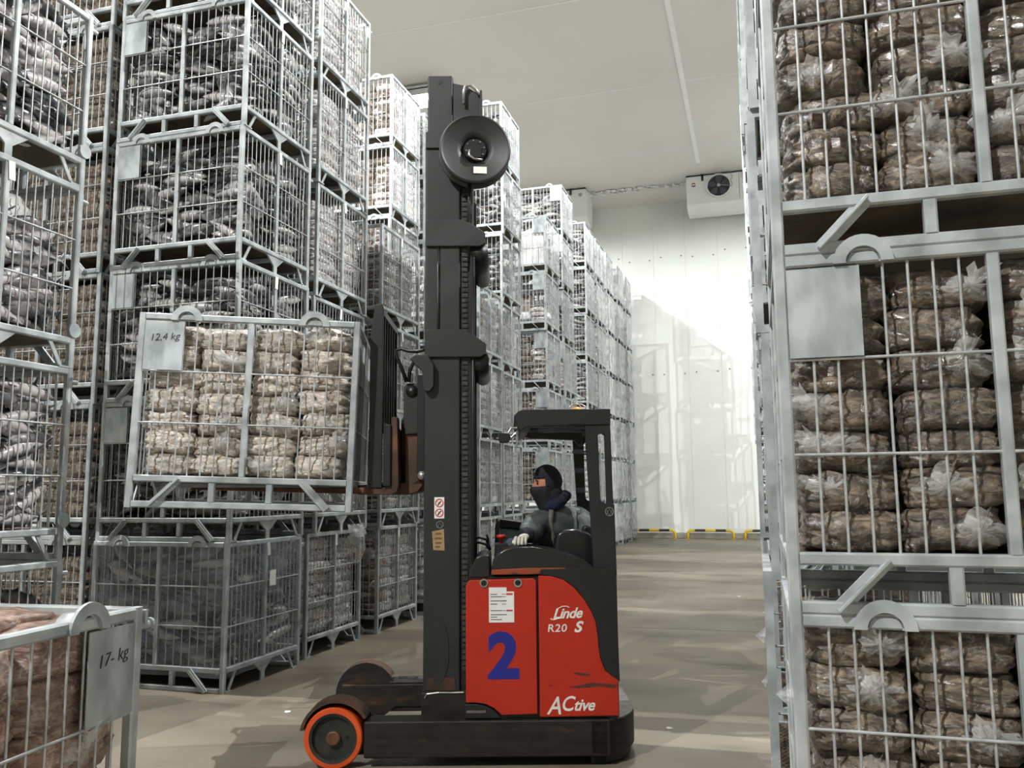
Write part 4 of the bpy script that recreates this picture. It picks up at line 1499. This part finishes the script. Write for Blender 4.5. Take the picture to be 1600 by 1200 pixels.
gp = tp('guard_post', guard_post(0.06, 0.12), T_MAT, bevel=0.004)
link('emblem', MB().ring((1.748, 1.555), 0.024, 0.029, 0.056, 0.0605, 0, 2 * math.pi, 20, 'y', True).path([(1.73, 0.058, 1.54), (1.748, 0.058, 1.575), (1.766, 0.058, 1.54)], 0.002, 5).path([(1.73, 0.058, 1.565), (1.748, 0.058, 1.53), (1.766, 0.058, 1.565)], 0.002, 5).mesh('emblem', mat('grey emblem', (120, 124, 124), rough=0.5)), gp)
tp('guard_post', guard_post(1.12, 1.18), T_MAT, bevel=0.004)
roof = [(1.135, 2.182), (1.165, 2.212), (1.20, 2.222), (1.768, 2.222), (1.768, 2.12), (1.62, 2.115), (1.58, 2.12), (1.22, 2.105), (1.175, 2.08)]
for y0, y1 in ((0.05, 0.15), (1.10, 1.20)):
    tp('roof_beam', MB().prism(roof, y0, y1), T_MAT, bevel=0.006)
tp('roof_front', MB().prism([(1.135, 2.182), (1.165, 2.212), (1.24, 2.222), (1.26, 2.13), (1.175, 2.08)], 0.15, 1.1), T_MAT, bevel=0.006)
tp('roof_rear', MB().box(1.66, 1.766, 0.15, 1.1, 2.10, 2.22), T_MAT, bevel=0.006)
for k in range(6):
    y = 0.25 + 0.152 * k
    tp('roof_bar', MB().box(1.25, 1.67, y - 0.012, y + 0.012, 2.12, 2.21), T_MAT, bevel=0.003)
tp('roof_lining', MB().prism([(1.23, 2.10), (1.24, 2.06), (1.56, 2.045), (1.60, 2.0), (1.62, 2.0), (1.62, 2.10)], 0.5, 0.56), T_MAT, bevel=0.004)
be = tp('beacon_base', MB().lathe([(0.05, 2.222), (0.05, 2.24), (0.0, 2.24)], 20, 'z', (1.60, 0.62, 0)), T_BLK, smooth=True)
tp('beacon_lens', MB().lathe([(0.048, 2.24), (0.046, 2.27), (0.03, 2.285), (0.0, 2.29)], 20, 'z', (1.60, 0.62, 0)), T_AMB, smooth=True)
tp('beacon_guard', MB().path([(1.535, 0.62, 2.222), (1.54, 0.62, 2.29), (1.57, 0.62, 2.31), (1.63, 0.62, 2.31), (1.66, 0.62, 2.29), (1.665, 0.62, 2.222)], 0.006, 6), T_STEEL, smooth=True)
wl = tp('work_light', MB().prism([(1.035, 2.02), (1.035, 2.09), (1.10, 2.085), (1.115, 2.06), (1.10, 2.02)], 0.3, 0.4), T_BLK, bevel=0.008)
tp('light_bracket', MB().path([(1.11, 0.35, 2.05), (1.14, 0.35, 2.08), (1.17, 0.35, 2.10)], 0.012, 8).path([(1.10, 0.32, 2.09), (1.12, 0.32, 2.12), (1.16, 0.32, 2.12)], 0.008, 8).box(1.15, 1.165, 0.3, 0.4, 2.0, 2.1), T_STEEL, smooth=False)

# mast ------------------------------------------------------------
tp('mast_foot', MB().box(0.527, 0.82, 0.17, 1.10, 0.20, 0.412), T_RUST, bevel=0.008)
for far in (0, 1):
    def sp(a, b):
        return (a, b) if not far else (1.27 - b, 1.27 - a)
    y0, y1 = sp(0.22, 0.30)
    tp('outer_mast_channel', MB().box(0.532, 0.775, y0, y1, 0.40, 4.15), T_MAST, bevel=0.012)
    y0, y1 = sp(0.24, 0.29)
    tp('inner_mast_channel', MB().box(0.775, 0.858, y0, y1, 0.40, 3.95), T_BLK, bevel=0.004)
    y0, y1 = sp(0.30, 0.36)
    tp('middle_mast_channel', MB().box(0.56, 0.84, y0, y1, 0.6, 4.45), T_MAST, bevel=0.006)
    y0, y1 = sp(0.20, 0.222)
    # folded bracket plates
    for zb in (3.37, 2.596):
        P = [(0.540, zb), (0.540, zb + 0.19), (0.76, zb + 0.197), (0.845, zb + 0.168), (0.948, zb + 0.095), (0.952, zb + 0.02), (0.91, zb)]
        tp('mast_bracket', MB().prism(P, y0, y1 + 0.03 if not far else y1), T_MAST, bevel=0.006)
for zb in (3.37, 2.596):
    tp('cross_tube', MB().cyl((0.905, 0.235, zb - 0.03), (0.905, 1.035, zb - 0.03), 0.062, 20), T_BLK, smooth=True)
    tp('cross_plate', MB().box(0.62, 0.86, 0.36, 0.91, zb - 0.05, zb + 0.18), T_MAST, bevel=0.006)
# dark strip drawn for the channel's groove line, then a hose
tp('mast_groove_hose', MB().path([(0.625, 0.214, 3.38), (0.624, 0.212, 2.9), (0.622, 0.212, 2.6)], 0.008, 8), T_HOSE, smooth=True)
tp('mast_groove_hose', MB().path([(0.86, 0.235, 0.45), (0.86, 0.233, 2.0), (0.865, 0.236, 3.3)], 0.012, 8), T_HOSE, smooth=True)
tp('mast_rod', MB().cyl((0.832, 0.232, 0.75), (0.832, 0.232, 1.0), 0.006, 8), T_STEEL, smooth=True)
# lift chain with single links
ch = link('lift_chain', None, truck, (0.806, 0.238, 0.55))
lm = MB().box(-0.019, 0.019, -0.006, 0.006, -0.0155, 0.0085).cyl((0, -0.009, 0.0), (0, 0.009, 0.0), 0.01, 8).mesh('chain_link', mat('oiled chain steel', (58, 56, 54), (92, 90, 86), scale=30, rough=0.4, metal=0.6))
for k in range(92):
    link('chain_link', lm, ch, (0, 0, k * 0.036))
# worn oval cover near the foot
tp('oval_cover', MB().prism([(0.635 + 0.066 * math.cos(t * math.pi / 14), 0.66 + 0.20 * math.sin(t * math.pi / 14)) for t in range(28)], 0.214, 0.221), T_MAST)
tp('worn_patch', MB().prism([(0.56, 0.415), (0.565, 0.49), (0.62, 0.50), (0.635, 0.53), (0.65, 0.5), (0.74, 0.49), (0.745, 0.415)], 0.2165, 0.2205), T_BROWN)
tp('worn_edge', MB().path([(0.55, 0.168, 0.38), (0.565, 0.168, 0.405), (0.64, 0.168, 0.413), (0.72, 0.168, 0.411), (0.80, 0.168, 0.413)], 0.006, 6), T_STEEL)
# stickers
st = tp('warning_sticker', MB().box(0.603, 0.669, 0.2165, 0.2195, 1.515, 1.655), PAPER)
for zz in (1.617, 1.552):
    c_ = MB().ring((0.636, zz), 0.022, 0.028, 0.2145, 0.217, 0, 2 * math.pi, 20, 'y', True).tube((0.617, 0.2155, zz + 0.018), (0.655, 0.2155, zz - 0.018), 0.005, 0.002).build('prohibition_ring', RED, st)
    MB().path([(0.626, 0.216, zz - 0.015), (0.636, 0.216, zz + 0.002), (0.648, 0.216, zz + 0.012)], 0.004, 6).build('pictogram', INK, st)
tp('mast_emblem', MB().ring((0.64, 1.475), 0.02, 0.025, 0.2155, 0.2195, 0, 2 * math.pi, 18, 'y', True).path([(0.628, 0.217, 1.462), (0.64, 0.217, 1.49), (0.652, 0.217, 1.462)], 0.002, 5), mat('grey emblem', (120, 124, 124), rough=0.5))
cl = tp('tan_label', MB().prism([(0.588, 1.43), (0.667, 1.447), (0.672, 1.305), (0.597, 1.31)], 0.2165, 0.2195), T_CARD)
for zz, x0, x1 in ((1.415, 0.61, 0.65), (1.385, 0.605, 0.655), (1.355, 0.61, 0.652), (1.33, 0.61, 0.64)):
    MB().box(x0, x1, 0.2155, 0.2168, zz - 0.006, zz + 0.006).build('printed_line', mat('faded brown print', (110, 88, 56), rough=0.8), cl)
# mast head
tp('mast_head', MB().box(0.545, 0.722, 0.215, 0.36, 4.10, 4.622), T_MAST, bevel=0.01)
tp('mast_head', MB().box(0.545, 0.722, 0.91, 1.055, 4.10, 4.622), T_MAST, bevel=0.01)
tp('head_crossbar', MB().box(0.60, 0.86, 0.36, 0.91, 4.2, 4.42), T_MAST, bevel=0.01)
tp('head_side_box', MB().prism([(0.722, 4.15), (0.722, 4.575), (0.81, 4.555), (0.895, 4.50), (0.93, 4.48), (0.93, 4.28), (0.86, 4.2)], 0.23, 0.34), T_MAST, bevel=0.008)
tp('head_bolt', MB().cyl((0.632, 0.212, 4.57), (0.632, 0.216, 4.57), 0.014, 10), T_BLK)
tp('head_pipe', MB().path([(0.80, 0.2, 4.40), (0.80, 0.2, 4.50), (0.815, 0.2, 4.535), (0.85, 0.2, 4.54), (0.885, 0.2, 4.51), (0.91, 0.21, 4.47)], 0.011, 8), T_STEEL, smooth=True)
tp('head_post', MB().box(0.915, 0.93, 0.2, 0.3, 4.2, 4.505), T_BLK, bevel=0.003)
tp('head_lower_band', MB().prism([(0.535, 4.08), (0.535, 4.20), (0.70, 4.21), (0.86, 4.16), (0.86, 4.08)], 0.205, 0.225), T_MAST, bevel=0.004)
# hose reel
hr = link('hose_reel', None, truck, (0.887, 0.06, 4.012), (0.0, 0.0, 0.10))
MB().lathe([(0.0, 0.045), (0.085, 0.045), (0.1, 0.02), (0.13, 0.005), (0.215, 0.0), (0.232, -0.012), (0.243, -0.006), (0.245, 0.008), (0.235, 0.02), (0.225, 0.03), (0.225, 0.085),
            (0.245, 0.095), (0.245, 0.112), (0.0, 0.112)], 48).build('reel_drum', T_MAST, hr, smooth=True, sharp=0.7)
rh = MB().lathe([(0.0, 0.012), (0.075, 0.014), (0.082, 0.03), (0.082, 0.046)], 28).build('reel_hub', T_BLK, hr, smooth=True, sharp=0.6)
MB().box(-0.045, 0.04, -0.002, 0.013, -0.06, 0.0).build('coupling', T_HOSE, rh)
MB().path([(-0.04, -0.004, -0.01), (-0.045, -0.006, -0.05), (-0.01, -0.008, -0.075), (0.05, -0.004, -0.08)], 0.008, 8).build('coupling_pipe', T_STEEL, rh, smooth=True)
for k in range(8):
    t = 0.2 + k * math.pi / 4
    MB().cyl((0.062 * math.cos(t), 0.004, 0.062 * math.sin(t)), (0.062 * math.cos(t), 0.016, 0.062 * math.sin(t)), 0.006, 6).build('bolt', T_STEEL, rh)
MB().box(-0.012, 0.078, -0.003, 0.003, -0.175, -0.128).build('reel_sticker', PAPER, hr)
MB().cyl((0.887, 0.16, 4.012), (0.887, 0.26, 4.012), 0.05, 16).build('reel_axle', T_BLK, truck, smooth=True)
tp('reel_hoses', MB().path([(0.845, 0.13, 3.8), (0.835, 0.22, 3.6), (0.83, 0.25, 3.2)], 0.012, 8), T_HOSE, smooth=True)

# fork carriage, load guard and forks -----------------------------
lg = link('load_guard', None, truck, (0.21, 0.31, 2.14))
GW, GH = 0.70, 0.82
MB().prism([(-0.06, -0.42), (-0.06, 0.62), (-0.03, GH + 0.02), (0.02, GH + 0.03), (0.03, GH), (0.03, -0.42)], -0.02, 0.0).build('side_plate', T_BLK, lg, bevel=0.004)
MB().prism([(-0.02, -0.42), (-0.02, GH), (0.03, GH), (0.03, -0.42)], GW, GW + 0.02).build('side_plate', T_BLK, lg, bevel=0.004)
MB().box(-0.02, 0.03, 0, GW, GH - 0.05, GH).build('top_bar', T_BLK, lg, bevel=0.004)
MB().box(-0.02, 0.035, 0, GW, -0.03, 0.03).build('bottom_bar', T_BROWN, lg, bevel=0.004)
slat = MB().box(-0.015, 0.02, -0.009, 0.009, 0.03, GH - 0.05).mesh('slat', T_MAST)
slat_d = MB().box(0.0, 0.012, -0.055, 0.055, 0.03, GH - 0.05).mesh('slat_panel', T_HOSE)
for k in range(7):
    link('slat', slat, lg, (0.004, GW * k / 6, 0))
for k in range(6):
    link('slat_panel', slat_d, lg, (-0.018, GW * (k + 0.5) / 6, 0))
for v in (0.36, 0.88):
    fk = link('fork', None, truck, (0, v, 0))
    ang = LT
    MB().prism([(0.30, 2.2), (0.34, 2.2), (0.355, 1.74), (0.345, 1.695), (0.30, 1.672), (-1.05, 1.672 + 1.35 * LT), (-1.05, 1.685 + 1.35 * LT), (0.25, 1.722), (0.30, 1.75)], -0.06, 0.06).build('fork_blade', T_BROWN, fk, bevel=0.006)
tp('carriage_plate', MB().box(0.25, 0.30, 0.28, 1.0, 1.73, 2.15), T_BLK, bevel=0.006)
tp('carriage_lower', MB().prism([(0.06, 1.675), (0.06, 1.74), (0.44, 1.755), (0.505, 1.80), (0.51, 1.74), (0.47, 1.69), (0.40, 1.672)], 0.40, 0.90), T_BROWN, bevel=0.006)
tp('carriage_post', MB().box(0.385, 0.50, 0.40, 0.52, 1.74, 2.09), T_BROWN, bevel=0.006)
tp('carriage_post', MB().box(0.385, 0.50, 0.78, 0.90, 1.74, 2.09), T_BROWN, bevel=0.006)
tc = tp('tilt_bracket', MB().prism([(0.375, 2.08), (0.37, 2.40), (0.39, 2.44), (0.47, 2.445), (0.495, 2.42), (0.50, 2.09)], 0.38, 0.47), T_MAST, bevel=0.012)
MB().cyl((0.43, 0.372, 2.385), (0.43, 0.381, 2.385), 0.042, 20).build('pivot_pin', T_BLK, tc, smooth=True)
tp('tilt_bracket', MB().prism([(0.375, 2.08), (0.37, 2.40), (0.39, 2.44), (0.47, 2.445), (0.495, 2.42), (0.50, 2.09)], 0.80, 0.89), T_MAST, bevel=0.012)
tp('reach_hook', MB().prism([(0.435, 2.585), (0.47, 2.61), (0.56, 2.61), (0.60, 2.54), (0.60, 2.40), (0.575, 2.36), (0.54, 2.36), (0.525, 2.40), (0.52, 2.50), (0.495, 2.52), (0.47, 2.545)], 0.17, 0.215), T_MAST, bevel=0.006)
tp('carriage_hose', MB().path([(0.395, 0.36, 2.45), (0.36, 0.34, 2.55), (0.325, 0.33, 2.63), (0.325, 0.32, 2.665), (0.36, 0.31, 2.675), (0.42, 0.3, 2.655), (0.48, 0.28, 2.65), (0.53, 0.24, 2.655)], 0.013, 8), T_HOSE, smooth=True)
tp('carriage_hose', MB().path([(0.41, 0.36, 2.45), (0.42, 0.34, 2.53), (0.45, 0.33, 2.59), (0.50, 0.3, 2.60)], 0.013, 8), T_HOSE, smooth=True)
tp('carriage_rollers', MB().cyl((0.515, 0.25, 1.80), (0.515, 0.34, 1.80), 0.03, 14), T_STEEL, smooth=True)
tp('carriage_frame', MB().box(0.47, 0.56, 0.36, 0.91, 1.78, 2.5), T_BLK, bevel=0.006)

# ------------------------------------------------------------------ driver
SKIN = mat('skin', (176, 122, 98), (190, 134, 108), scale=6, rough=0.5, coords='obj')
JACKET = mat('dark grey green quilted jacket', (52, 60, 60), (82, 89, 85), scale=7, rough=0.55, coords='obj', bump=0.5, bscale=9, c3=(34, 42, 58), c3pos=(0.56, 0.68), c3scale=3, stretch=(1, 1, 1.8))
KNIT = mat('black navy knit', (16, 17, 26), (24, 25, 36), scale=40, rough=0.85, coords='obj', bump=0.25, bscale=160)
MASK = mat('black mask cloth', (14, 14, 17), (24, 24, 28), scale=9, rough=0.75, coords='obj', bump=0.3, bscale=25)
COLLAR = mat('dark blue fleece collar', (10, 10, 16), (20, 22, 58), scale=8, rough=0.9, coords='obj', bump=0.5, bscale=70)
TROUS = mat('dark work trousers', (26, 28, 32), (36, 38, 42), scale=6, rough=0.7, coords='obj')
GLOVE = mat('white knit glove', (196, 190, 176), (214, 208, 196), scale=60, rough=0.85, coords='obj', bump=0.3, bscale=200)
EYE = mat('dark eye', (30, 24, 22), rough=0.3)


def skin_obj(name, joints, edges, m, parent, sub=2, root=0):
    """joints: list of (x, y, z, radius-x, radius-y)"""
    me = bpy.data.meshes.new(name)
    me.from_pydata([j[:3] for j in joints], edges, [])
    me.materials.append(m)
    o = link(name, me, parent)
    md = o.modifiers.new('skin', 'SKIN')
    md.use_smooth_shade = True
    md.branch_smoothing = 0.6
    if not me.skin_vertices:
        me.attributes  # layer is made by the modifier
    sv = me.skin_vertices[0].data
    for i, j in enumerate(joints):
        sv[i].radius = (j[3], j[4] if len(j) > 4 else j[3])
        sv[i].use_root = (i == root)
    sb = o.modifiers.new('sub', 'SUBSURF')
    sb.levels = sb.render_levels = sub
    return o


# body: pelvis, spine, neck, arms, legs (truck frame)
PEL, CHE, NEK = (1.47, 0.68, 1.03), (1.44, 0.64, 1.40), (1.405, 0.60, 1.60)
RSH, REL, RWR = (1.285, 0.50, 1.50), (1.25, 0.36, 1.405), (1.205, 0.235, 1.40)
LSH, LEL, LWR = (1.60, 0.68, 1.515), (1.715, 0.60, 1.33), (1.62, 0.52, 1.16)
KN1, KN2, FT1, FT2 = (1.12, 0.58, 1.02), (1.12, 0.78, 1.02), (1.10, 0.58, 0.58), (1.10, 0.78, 0.58)
JT = [PEL + (0.12, 0.11), (1.455, 0.66, 1.22, 0.115, 0.10), CHE + (0.13, 0.11), NEK + (0.055, 0.055), (1.385, 0.585, 1.68, 0.055, 0.055),
      RSH + (0.06, 0.06), REL + (0.042, 0.042), RWR + (0.03, 0.03), LSH + (0.06, 0.06), LEL + (0.045, 0.045), LWR + (0.032, 0.032),
      (1.42, 0.58, 1.0, 0.085, 0.085), KN1 + (0.06, 0.06), FT1 + (0.045, 0.045), (1.42, 0.77, 1.0, 0.085, 0.085), KN2 + (0.06, 0.06), FT2 + (0.045, 0.045)]
ED = [(0, 1), (1, 2), (2, 3), (3, 4), (2, 5), (5, 6), (6, 7), (2, 8), (8, 9), (9, 10), (0, 11), (11, 12), (12, 13), (0, 14), (14, 15), (15, 16)]
person = link('person', None, None, TO, (0, 0, TR))
tag(person, 'driver in black balaclava, dark quilted jacket and white glove on the truck', 'person')
skin_obj('body', [j[:3] + (j[3] * 0.72, j[4] * 0.72) for j in JT], ED, SKIN, person)
g = 1.25
JJ = [(1.465, 0.67, 1.06, 0.17, 0.15), (1.455, 0.66, 1.22, 0.165, 0.145), CHE + (0.175, 0.15), (1.41, 0.61, 1.555, 0.095, 0.09),
      RSH + (0.098, 0.095), (1.265, 0.43, 1.455, 0.082, 0.08), REL + (0.07, 0.068), (1.225, 0.30, 1.40, 0.055, 0.052), (1.21, 0.255, 1.398, 0.046, 0.043),
      LSH + (0.10, 0.098), (1.67, 0.64, 1.43, 0.088, 0.086), LEL + (0.078, 0.076), LWR + (0.05, 0.05)]
EJ = [(0, 1), (1, 2), (2, 3), (2, 4), (4, 5), (5, 6), (6, 7), (7, 8), (2, 9), (9, 10), (10, 11), (11, 12)]
jk = skin_obj('jacket', JJ, EJ, JACKET, person)
tx = bpy.data.textures.new('quilt', 'CLOUDS')
tx.noise_scale = 0.055
dp = jk.modifiers.new('puff', 'DISPLACE')
dp.texture = tx
dp.strength = 0.05
dp.mid_level = 0.32
# cuff, zip flap
MB().path([(1.225, 0.285, 1.402), (1.212, 0.255, 1.40), (1.205, 0.238, 1.40)], 0.052, 14).build('cuff', KNIT, person, smooth=True)
MB().path([(1.395, 0.475, 1.56), (1.385, 0.468, 1.48), (1.40, 0.475, 1.38), (1.42, 0.49, 1.28)], 0.018, 8).build('zip_flap', mat('khaki zip flap', (84, 82, 70), (96, 94, 82), scale=9, rough=0.7), person, smooth=True)
skin_obj('trousers', [(1.47, 0.68, 1.04, 0.15, 0.13), (1.42, 0.58, 1.0, 0.10, 0.10), KN1 + (0.075, 0.075), FT1 + (0.06, 0.06), (1.42, 0.77, 1.0, 0.10, 0.10), KN2 + (0.075, 0.075), FT2 + (0.06, 0.06)],
         [(0, 1), (1, 2), (2, 3), (0, 4), (4, 5), (5, 6)], TROUS, person)
for f in (FT1, FT2):
    MB().prism([(0.96, 0.502), (0.95, 0.54), (1.0, 0.575), (1.06, 0.63), (1.15, 0.63), (1.16, 0.502)], f[1] - 0.05, f[1] + 0.05).build('boot', T_HOSE, person, bevel=0.02)

# head: local frame, face towards -x, z up
HD_ = link('head', None, person, (1.372, 0.565, 1.745), (0.05, -0.10, 0.20))


def head_shell(sc, grow, lower=True):
    """egg-shaped skull, nose side -x; returns verts grid"""
    nu, nv = 40, 28
    vs = []
    for j in range(nv + 1):
        ph = -math.pi / 2 + math.pi * j / nv
        for i in range(nu):
            th = 2 * math.pi * i / nu
            cx, cy, cz = math.cos(ph) * math.cos(th), math.cos(ph) * math.sin(th), math.sin(ph)
            x, y, z = cx * 0.100, cy * 0.078, cz * 0.122
            if z < 0:                      # jaw narrows and comes forward
                f = -z / 0.122
                y *= 1 - 0.22 * f
                x = x * (1 - 0.18 * f) - 0.018 * f
            # flat face, brow and nose
            if x < -0.06:
                x = -0.06 + (x + 0.06) * 0.75
                nz = math.exp(-((z + 0.018) / 0.03) ** 2 - (y / 0.014) ** 2)
                x -= 0.022 * nz
                br = math.exp(-((z - 0.028) / 0.012) ** 2 - (y / 0.05) ** 2)
                x -= 0.006 * br
                ey = math.exp(-((z - 0.008) / 0.012) ** 2) * (math.exp(-((y - 0.032) / 0.016) ** 2) + math.exp(-((y + 0.032) / 0.016) ** 2))
                x += 0.007 * ey
            n = Vector((x / 0.1, y / 0.078, z / 0.122)).normalized() * grow
            vs.append((x + n.x, y + n.y, z + n.z))
    fs = []
    for j in range(nv):
        for i in range(nu):
            fs.append((j * nu + i, j * nu + (i + 1) % nu, (j + 1) * nu + (i + 1) % nu, (j + 1) * nu + i))
    return vs, fs


v, f = head_shell(1, 0.0)
MB().add(v, f).build('face', SKIN, HD_, smooth=True)
for s in (-1, 1):
    MB().lathe([(0.0, -0.012), (0.010, -0.008), (0.012, 0.0), (0.0, 0.008)], 12, 'x', (-0.074, s * 0.032, 0.008)).build('eye', EYE, HD_, smooth=True)
    MB().path([(-0.088, s * 0.018, 0.026), (-0.088, s * 0.034, 0.031), (-0.078, s * 0.05, 0.026)], 0.004, 6).build('eyebrow', EYE, HD_, smooth=True)
v, f = head_shell(1, 0.011)
# balaclava: shell with an opening for the eyes
def hole(q):
    c = sum((Vector(v[i]) for i in q), Vector()) / len(q)
    return c.x < -0.02 and -0.022 < c.z < 0.040 and abs(c.y) < 0.082


bf = [q for q in f if not hole(q)]
bo = MB().add(v, bf).build('balaclava', KNIT, HD_, smooth=True)
sd = bo.modifiers.new('thick', 'SOLIDIFY')
sd.thickness = 0.008
sd.offset = -1
# cloth mask: folds from the nose down over the chin to the chest
mv = []
nu, nv = 22, 8
prof = [(-0.016, 0.120, 0.082), (-0.04, 0.126, 0.086), (-0.07, 0.118, 0.082), (-0.10, 0.105, 0.078), (-0.13, 0.092, 0.076), (-0.16, 0.078, 0.078), (-0.19, 0.068, 0.08), (-0.215, 0.05, 0.07), (-0.235, 0.03, 0.05)]
for j, (z, rx, ry) in enumerate(prof):
    for i in range(nu + 1):
        t = math.pi * 0.5 + math.pi * i / nu
        w = 1 + 0.04 * math.sin(i * 1.9 + j * 0.9)
        mv.append((rx * math.cos(t) * w - 0.004, ry * math.sin(t) * w, z - 0.01 * math.cos(t) * 0))
mf = [(j * (nu + 1) + i, j * (nu + 1) + i + 1, (j + 1) * (nu + 1) + i + 1, (j + 1) * (nu + 1) + i) for j in range(len(prof) - 1) for i in range(nu)]
mo = MB().add(mv, mf).build('mask', MASK, HD_, smooth=True)
sd = mo.modifiers.new('thick', 'SOLIDIFY')
sd.thickness = 0.006
ss = mo.modifiers.new('sub', 'SUBSURF')
ss.levels = ss.render_levels = 1
# neck of the balaclava and fleece collar
MB().lathe([(0.075, -0.17), (0.078, -0.12), (0.082, -0.06), (0.07, -0.02)], 20, 'z', (0.02, 0, 0)).build('neck_tube', KNIT, HD_, smooth=True)
col = MB()
pts = [(1.36, 0.53, 1.575), (1.41, 0.515, 1.59), (1.455, 0.52, 1.615), (1.49, 0.555, 1.645), (1.505, 0.615, 1.655), (1.48, 0.68, 1.64), (1.42, 0.70, 1.61)]
sp_ = []
for i in range(len(pts) - 1):
    for k in range(4):
        a, b = Vector(pts[i]), Vector(pts[i + 1])
        sp_.append(tuple(a.lerp(b, k / 4)))
sp_.append(pts[-1])
co = col.path(sp_, 0.042, 12).build('collar', COLLAR, person, smooth=True)
ds = co.modifiers.new('fluff', 'DISPLACE')
ds.texture = tx
ds.strength = 0.03

# gloved right hand resting on the hood: palm and five bent fingers
HX, HY, HZ = 1.195, 0.20, 1.385
fin = [(HX + 0.012, HY + 0.035, HZ + 0.012, 0.030, 0.024), (HX, HY, HZ + 0.004, 0.042, 0.022), (HX - 0.012, HY - 0.03, HZ - 0.004, 0.04, 0.02)]
ed = [(0, 1), (1, 2)]
glove = skin_obj('glove', fin, ed, GLOVE, person, sub=2)
for k in range(4):
    off = (-0.034 + 0.0225 * k)
    ln = (0.82, 1.0, 0.95, 0.78)[k]
    bx, by = HX - 0.018 + off, HY - 0.045 + 0.02 * abs(k - 1.5) * 0.5
    ch_ = [(bx + 0.004, by + 0.03, HZ + 0.0, 0.0125), (bx, by, HZ + 0.002, 0.0125), (bx - 0.004, by - 0.032 * ln, HZ - 0.008, 0.0115), (bx - 0.006, by - 0.048 * ln, HZ - 0.028, 0.0105), (bx - 0.006, by - 0.045 * ln, HZ - 0.045, 0.0095)]
    skin_obj('glove_finger', ch_, [(0, 1), (1, 2), (2, 3), (3, 4)], GLOVE, glove, sub=2)
skin_obj('glove_finger', [(HX - 0.03, HY + 0.012, HZ - 0.004, 0.014), (HX - 0.055, HY - 0.008, HZ - 0.012, 0.0125), (HX - 0.068, HY - 0.034, HZ - 0.024, 0.0115), (HX - 0.066, HY - 0.055, HZ - 0.034, 0.010)], [(0, 1), (1, 2), (2, 3)], GLOVE, glove, sub=2)
# left hand on the knee side
lh = skin_obj('glove', [(1.61, 0.515, 1.15, 0.03, 0.03), (1.56, 0.50, 1.12, 0.042, 0.024), (1.52, 0.49, 1.10, 0.036, 0.02)], [(0, 1), (1, 2)], GLOVE, person, sub=2)
for k in range(4):
    y = 0.462 + 0.022 * k
    skin_obj('glove_finger', [(1.535, y, 1.105, 0.012), (1.49, y, 1.09, 0.0115), (1.465, y, 1.07, 0.0105), (1.46, y, 1.05, 0.0095)], [(0, 1), (1, 2), (2, 3)], GLOVE, lh, sub=2)
skin_obj('glove_finger', [(1.56, 0.455, 1.115, 0.013), (1.53, 0.44, 1.10, 0.012), (1.50, 0.435, 1.085, 0.0105)], [(0, 1), (1, 2)], GLOVE, lh, sub=2)

# ------------------------------------------------------------------ small things
scrapm = [MB().prism([(0.04 * math.cos(t * 1.26 + k) * (0.6 + 0.4 * ((t * 7 + k) % 3) / 2), 0.03 * math.sin(t * 1.26 + k)) for t in range(5)], 0.0, 0.003, 'z').mesh('paper_scrap', PAPER) for k in range(3)]
SCR = [(-3.6, 6.0, 'white paper scrap on the floor left of the far front wheel'), (-3.0, 6.9, 'small white scrap on the floor behind the far front wheel'),
       (-3.5, 7.6, 'white scrap on the floor before the second left stack'), (-0.7, 6.3, 'white scrap on the floor right of the truck tail'),
       (-0.4, 14.0, 'white scrap on the floor in the far aisle'), (-1.6, 9.3, 'white scrap in the aisle behind the truck')]
for i, (x, y, lab) in enumerate(SCR):
    tag(link('paper_scrap', scrapm[i % 3], None, (x, y, 0.0005), (0, 0, i * 1.1)), lab, 'paper scrap', 'scraps on the floor')
# torn film hanging from the right row
TF = film_mat('torn film', (200, 202, 202), 0.3, bscale=20)
for i, (k, lv, y, z) in enumerate((('T0', 0, -0.3, 0.9), ('T0', 0, 0.2, 0.55), ('T1', 0, -0.2, 0.8), ('T1', 1, 0.1, 0.6), ('T0', 1, 0.35, 0.9), ('R', 0, 0.1, 0.5), ('R', 0, -0.35, 0.95), ('R', 0, -0.1, 0.25), ('T2', 2, 0, 0.7))):
    for c in CAGES:
        if c['key'] == k and c['level'] == lv:
            b = MB()
            rnd = random.Random(i)
            vs = [tuple(0.62 * q for q in v) for v in [(0, 0, 0.06), (0, 0.07, 0.0), (-0.05 - 0.05 * rnd.random(), 0.03, -0.03), (-0.02, -0.03, -0.08), (0, -0.06, -0.02)]]
            b.add(vs, [(0, 1, 2), (0, 2, 4), (2, 3, 4), (1, 3, 2)])
            b.build('film_scrap', TF, c['obj']).location = (-HW, y, z)
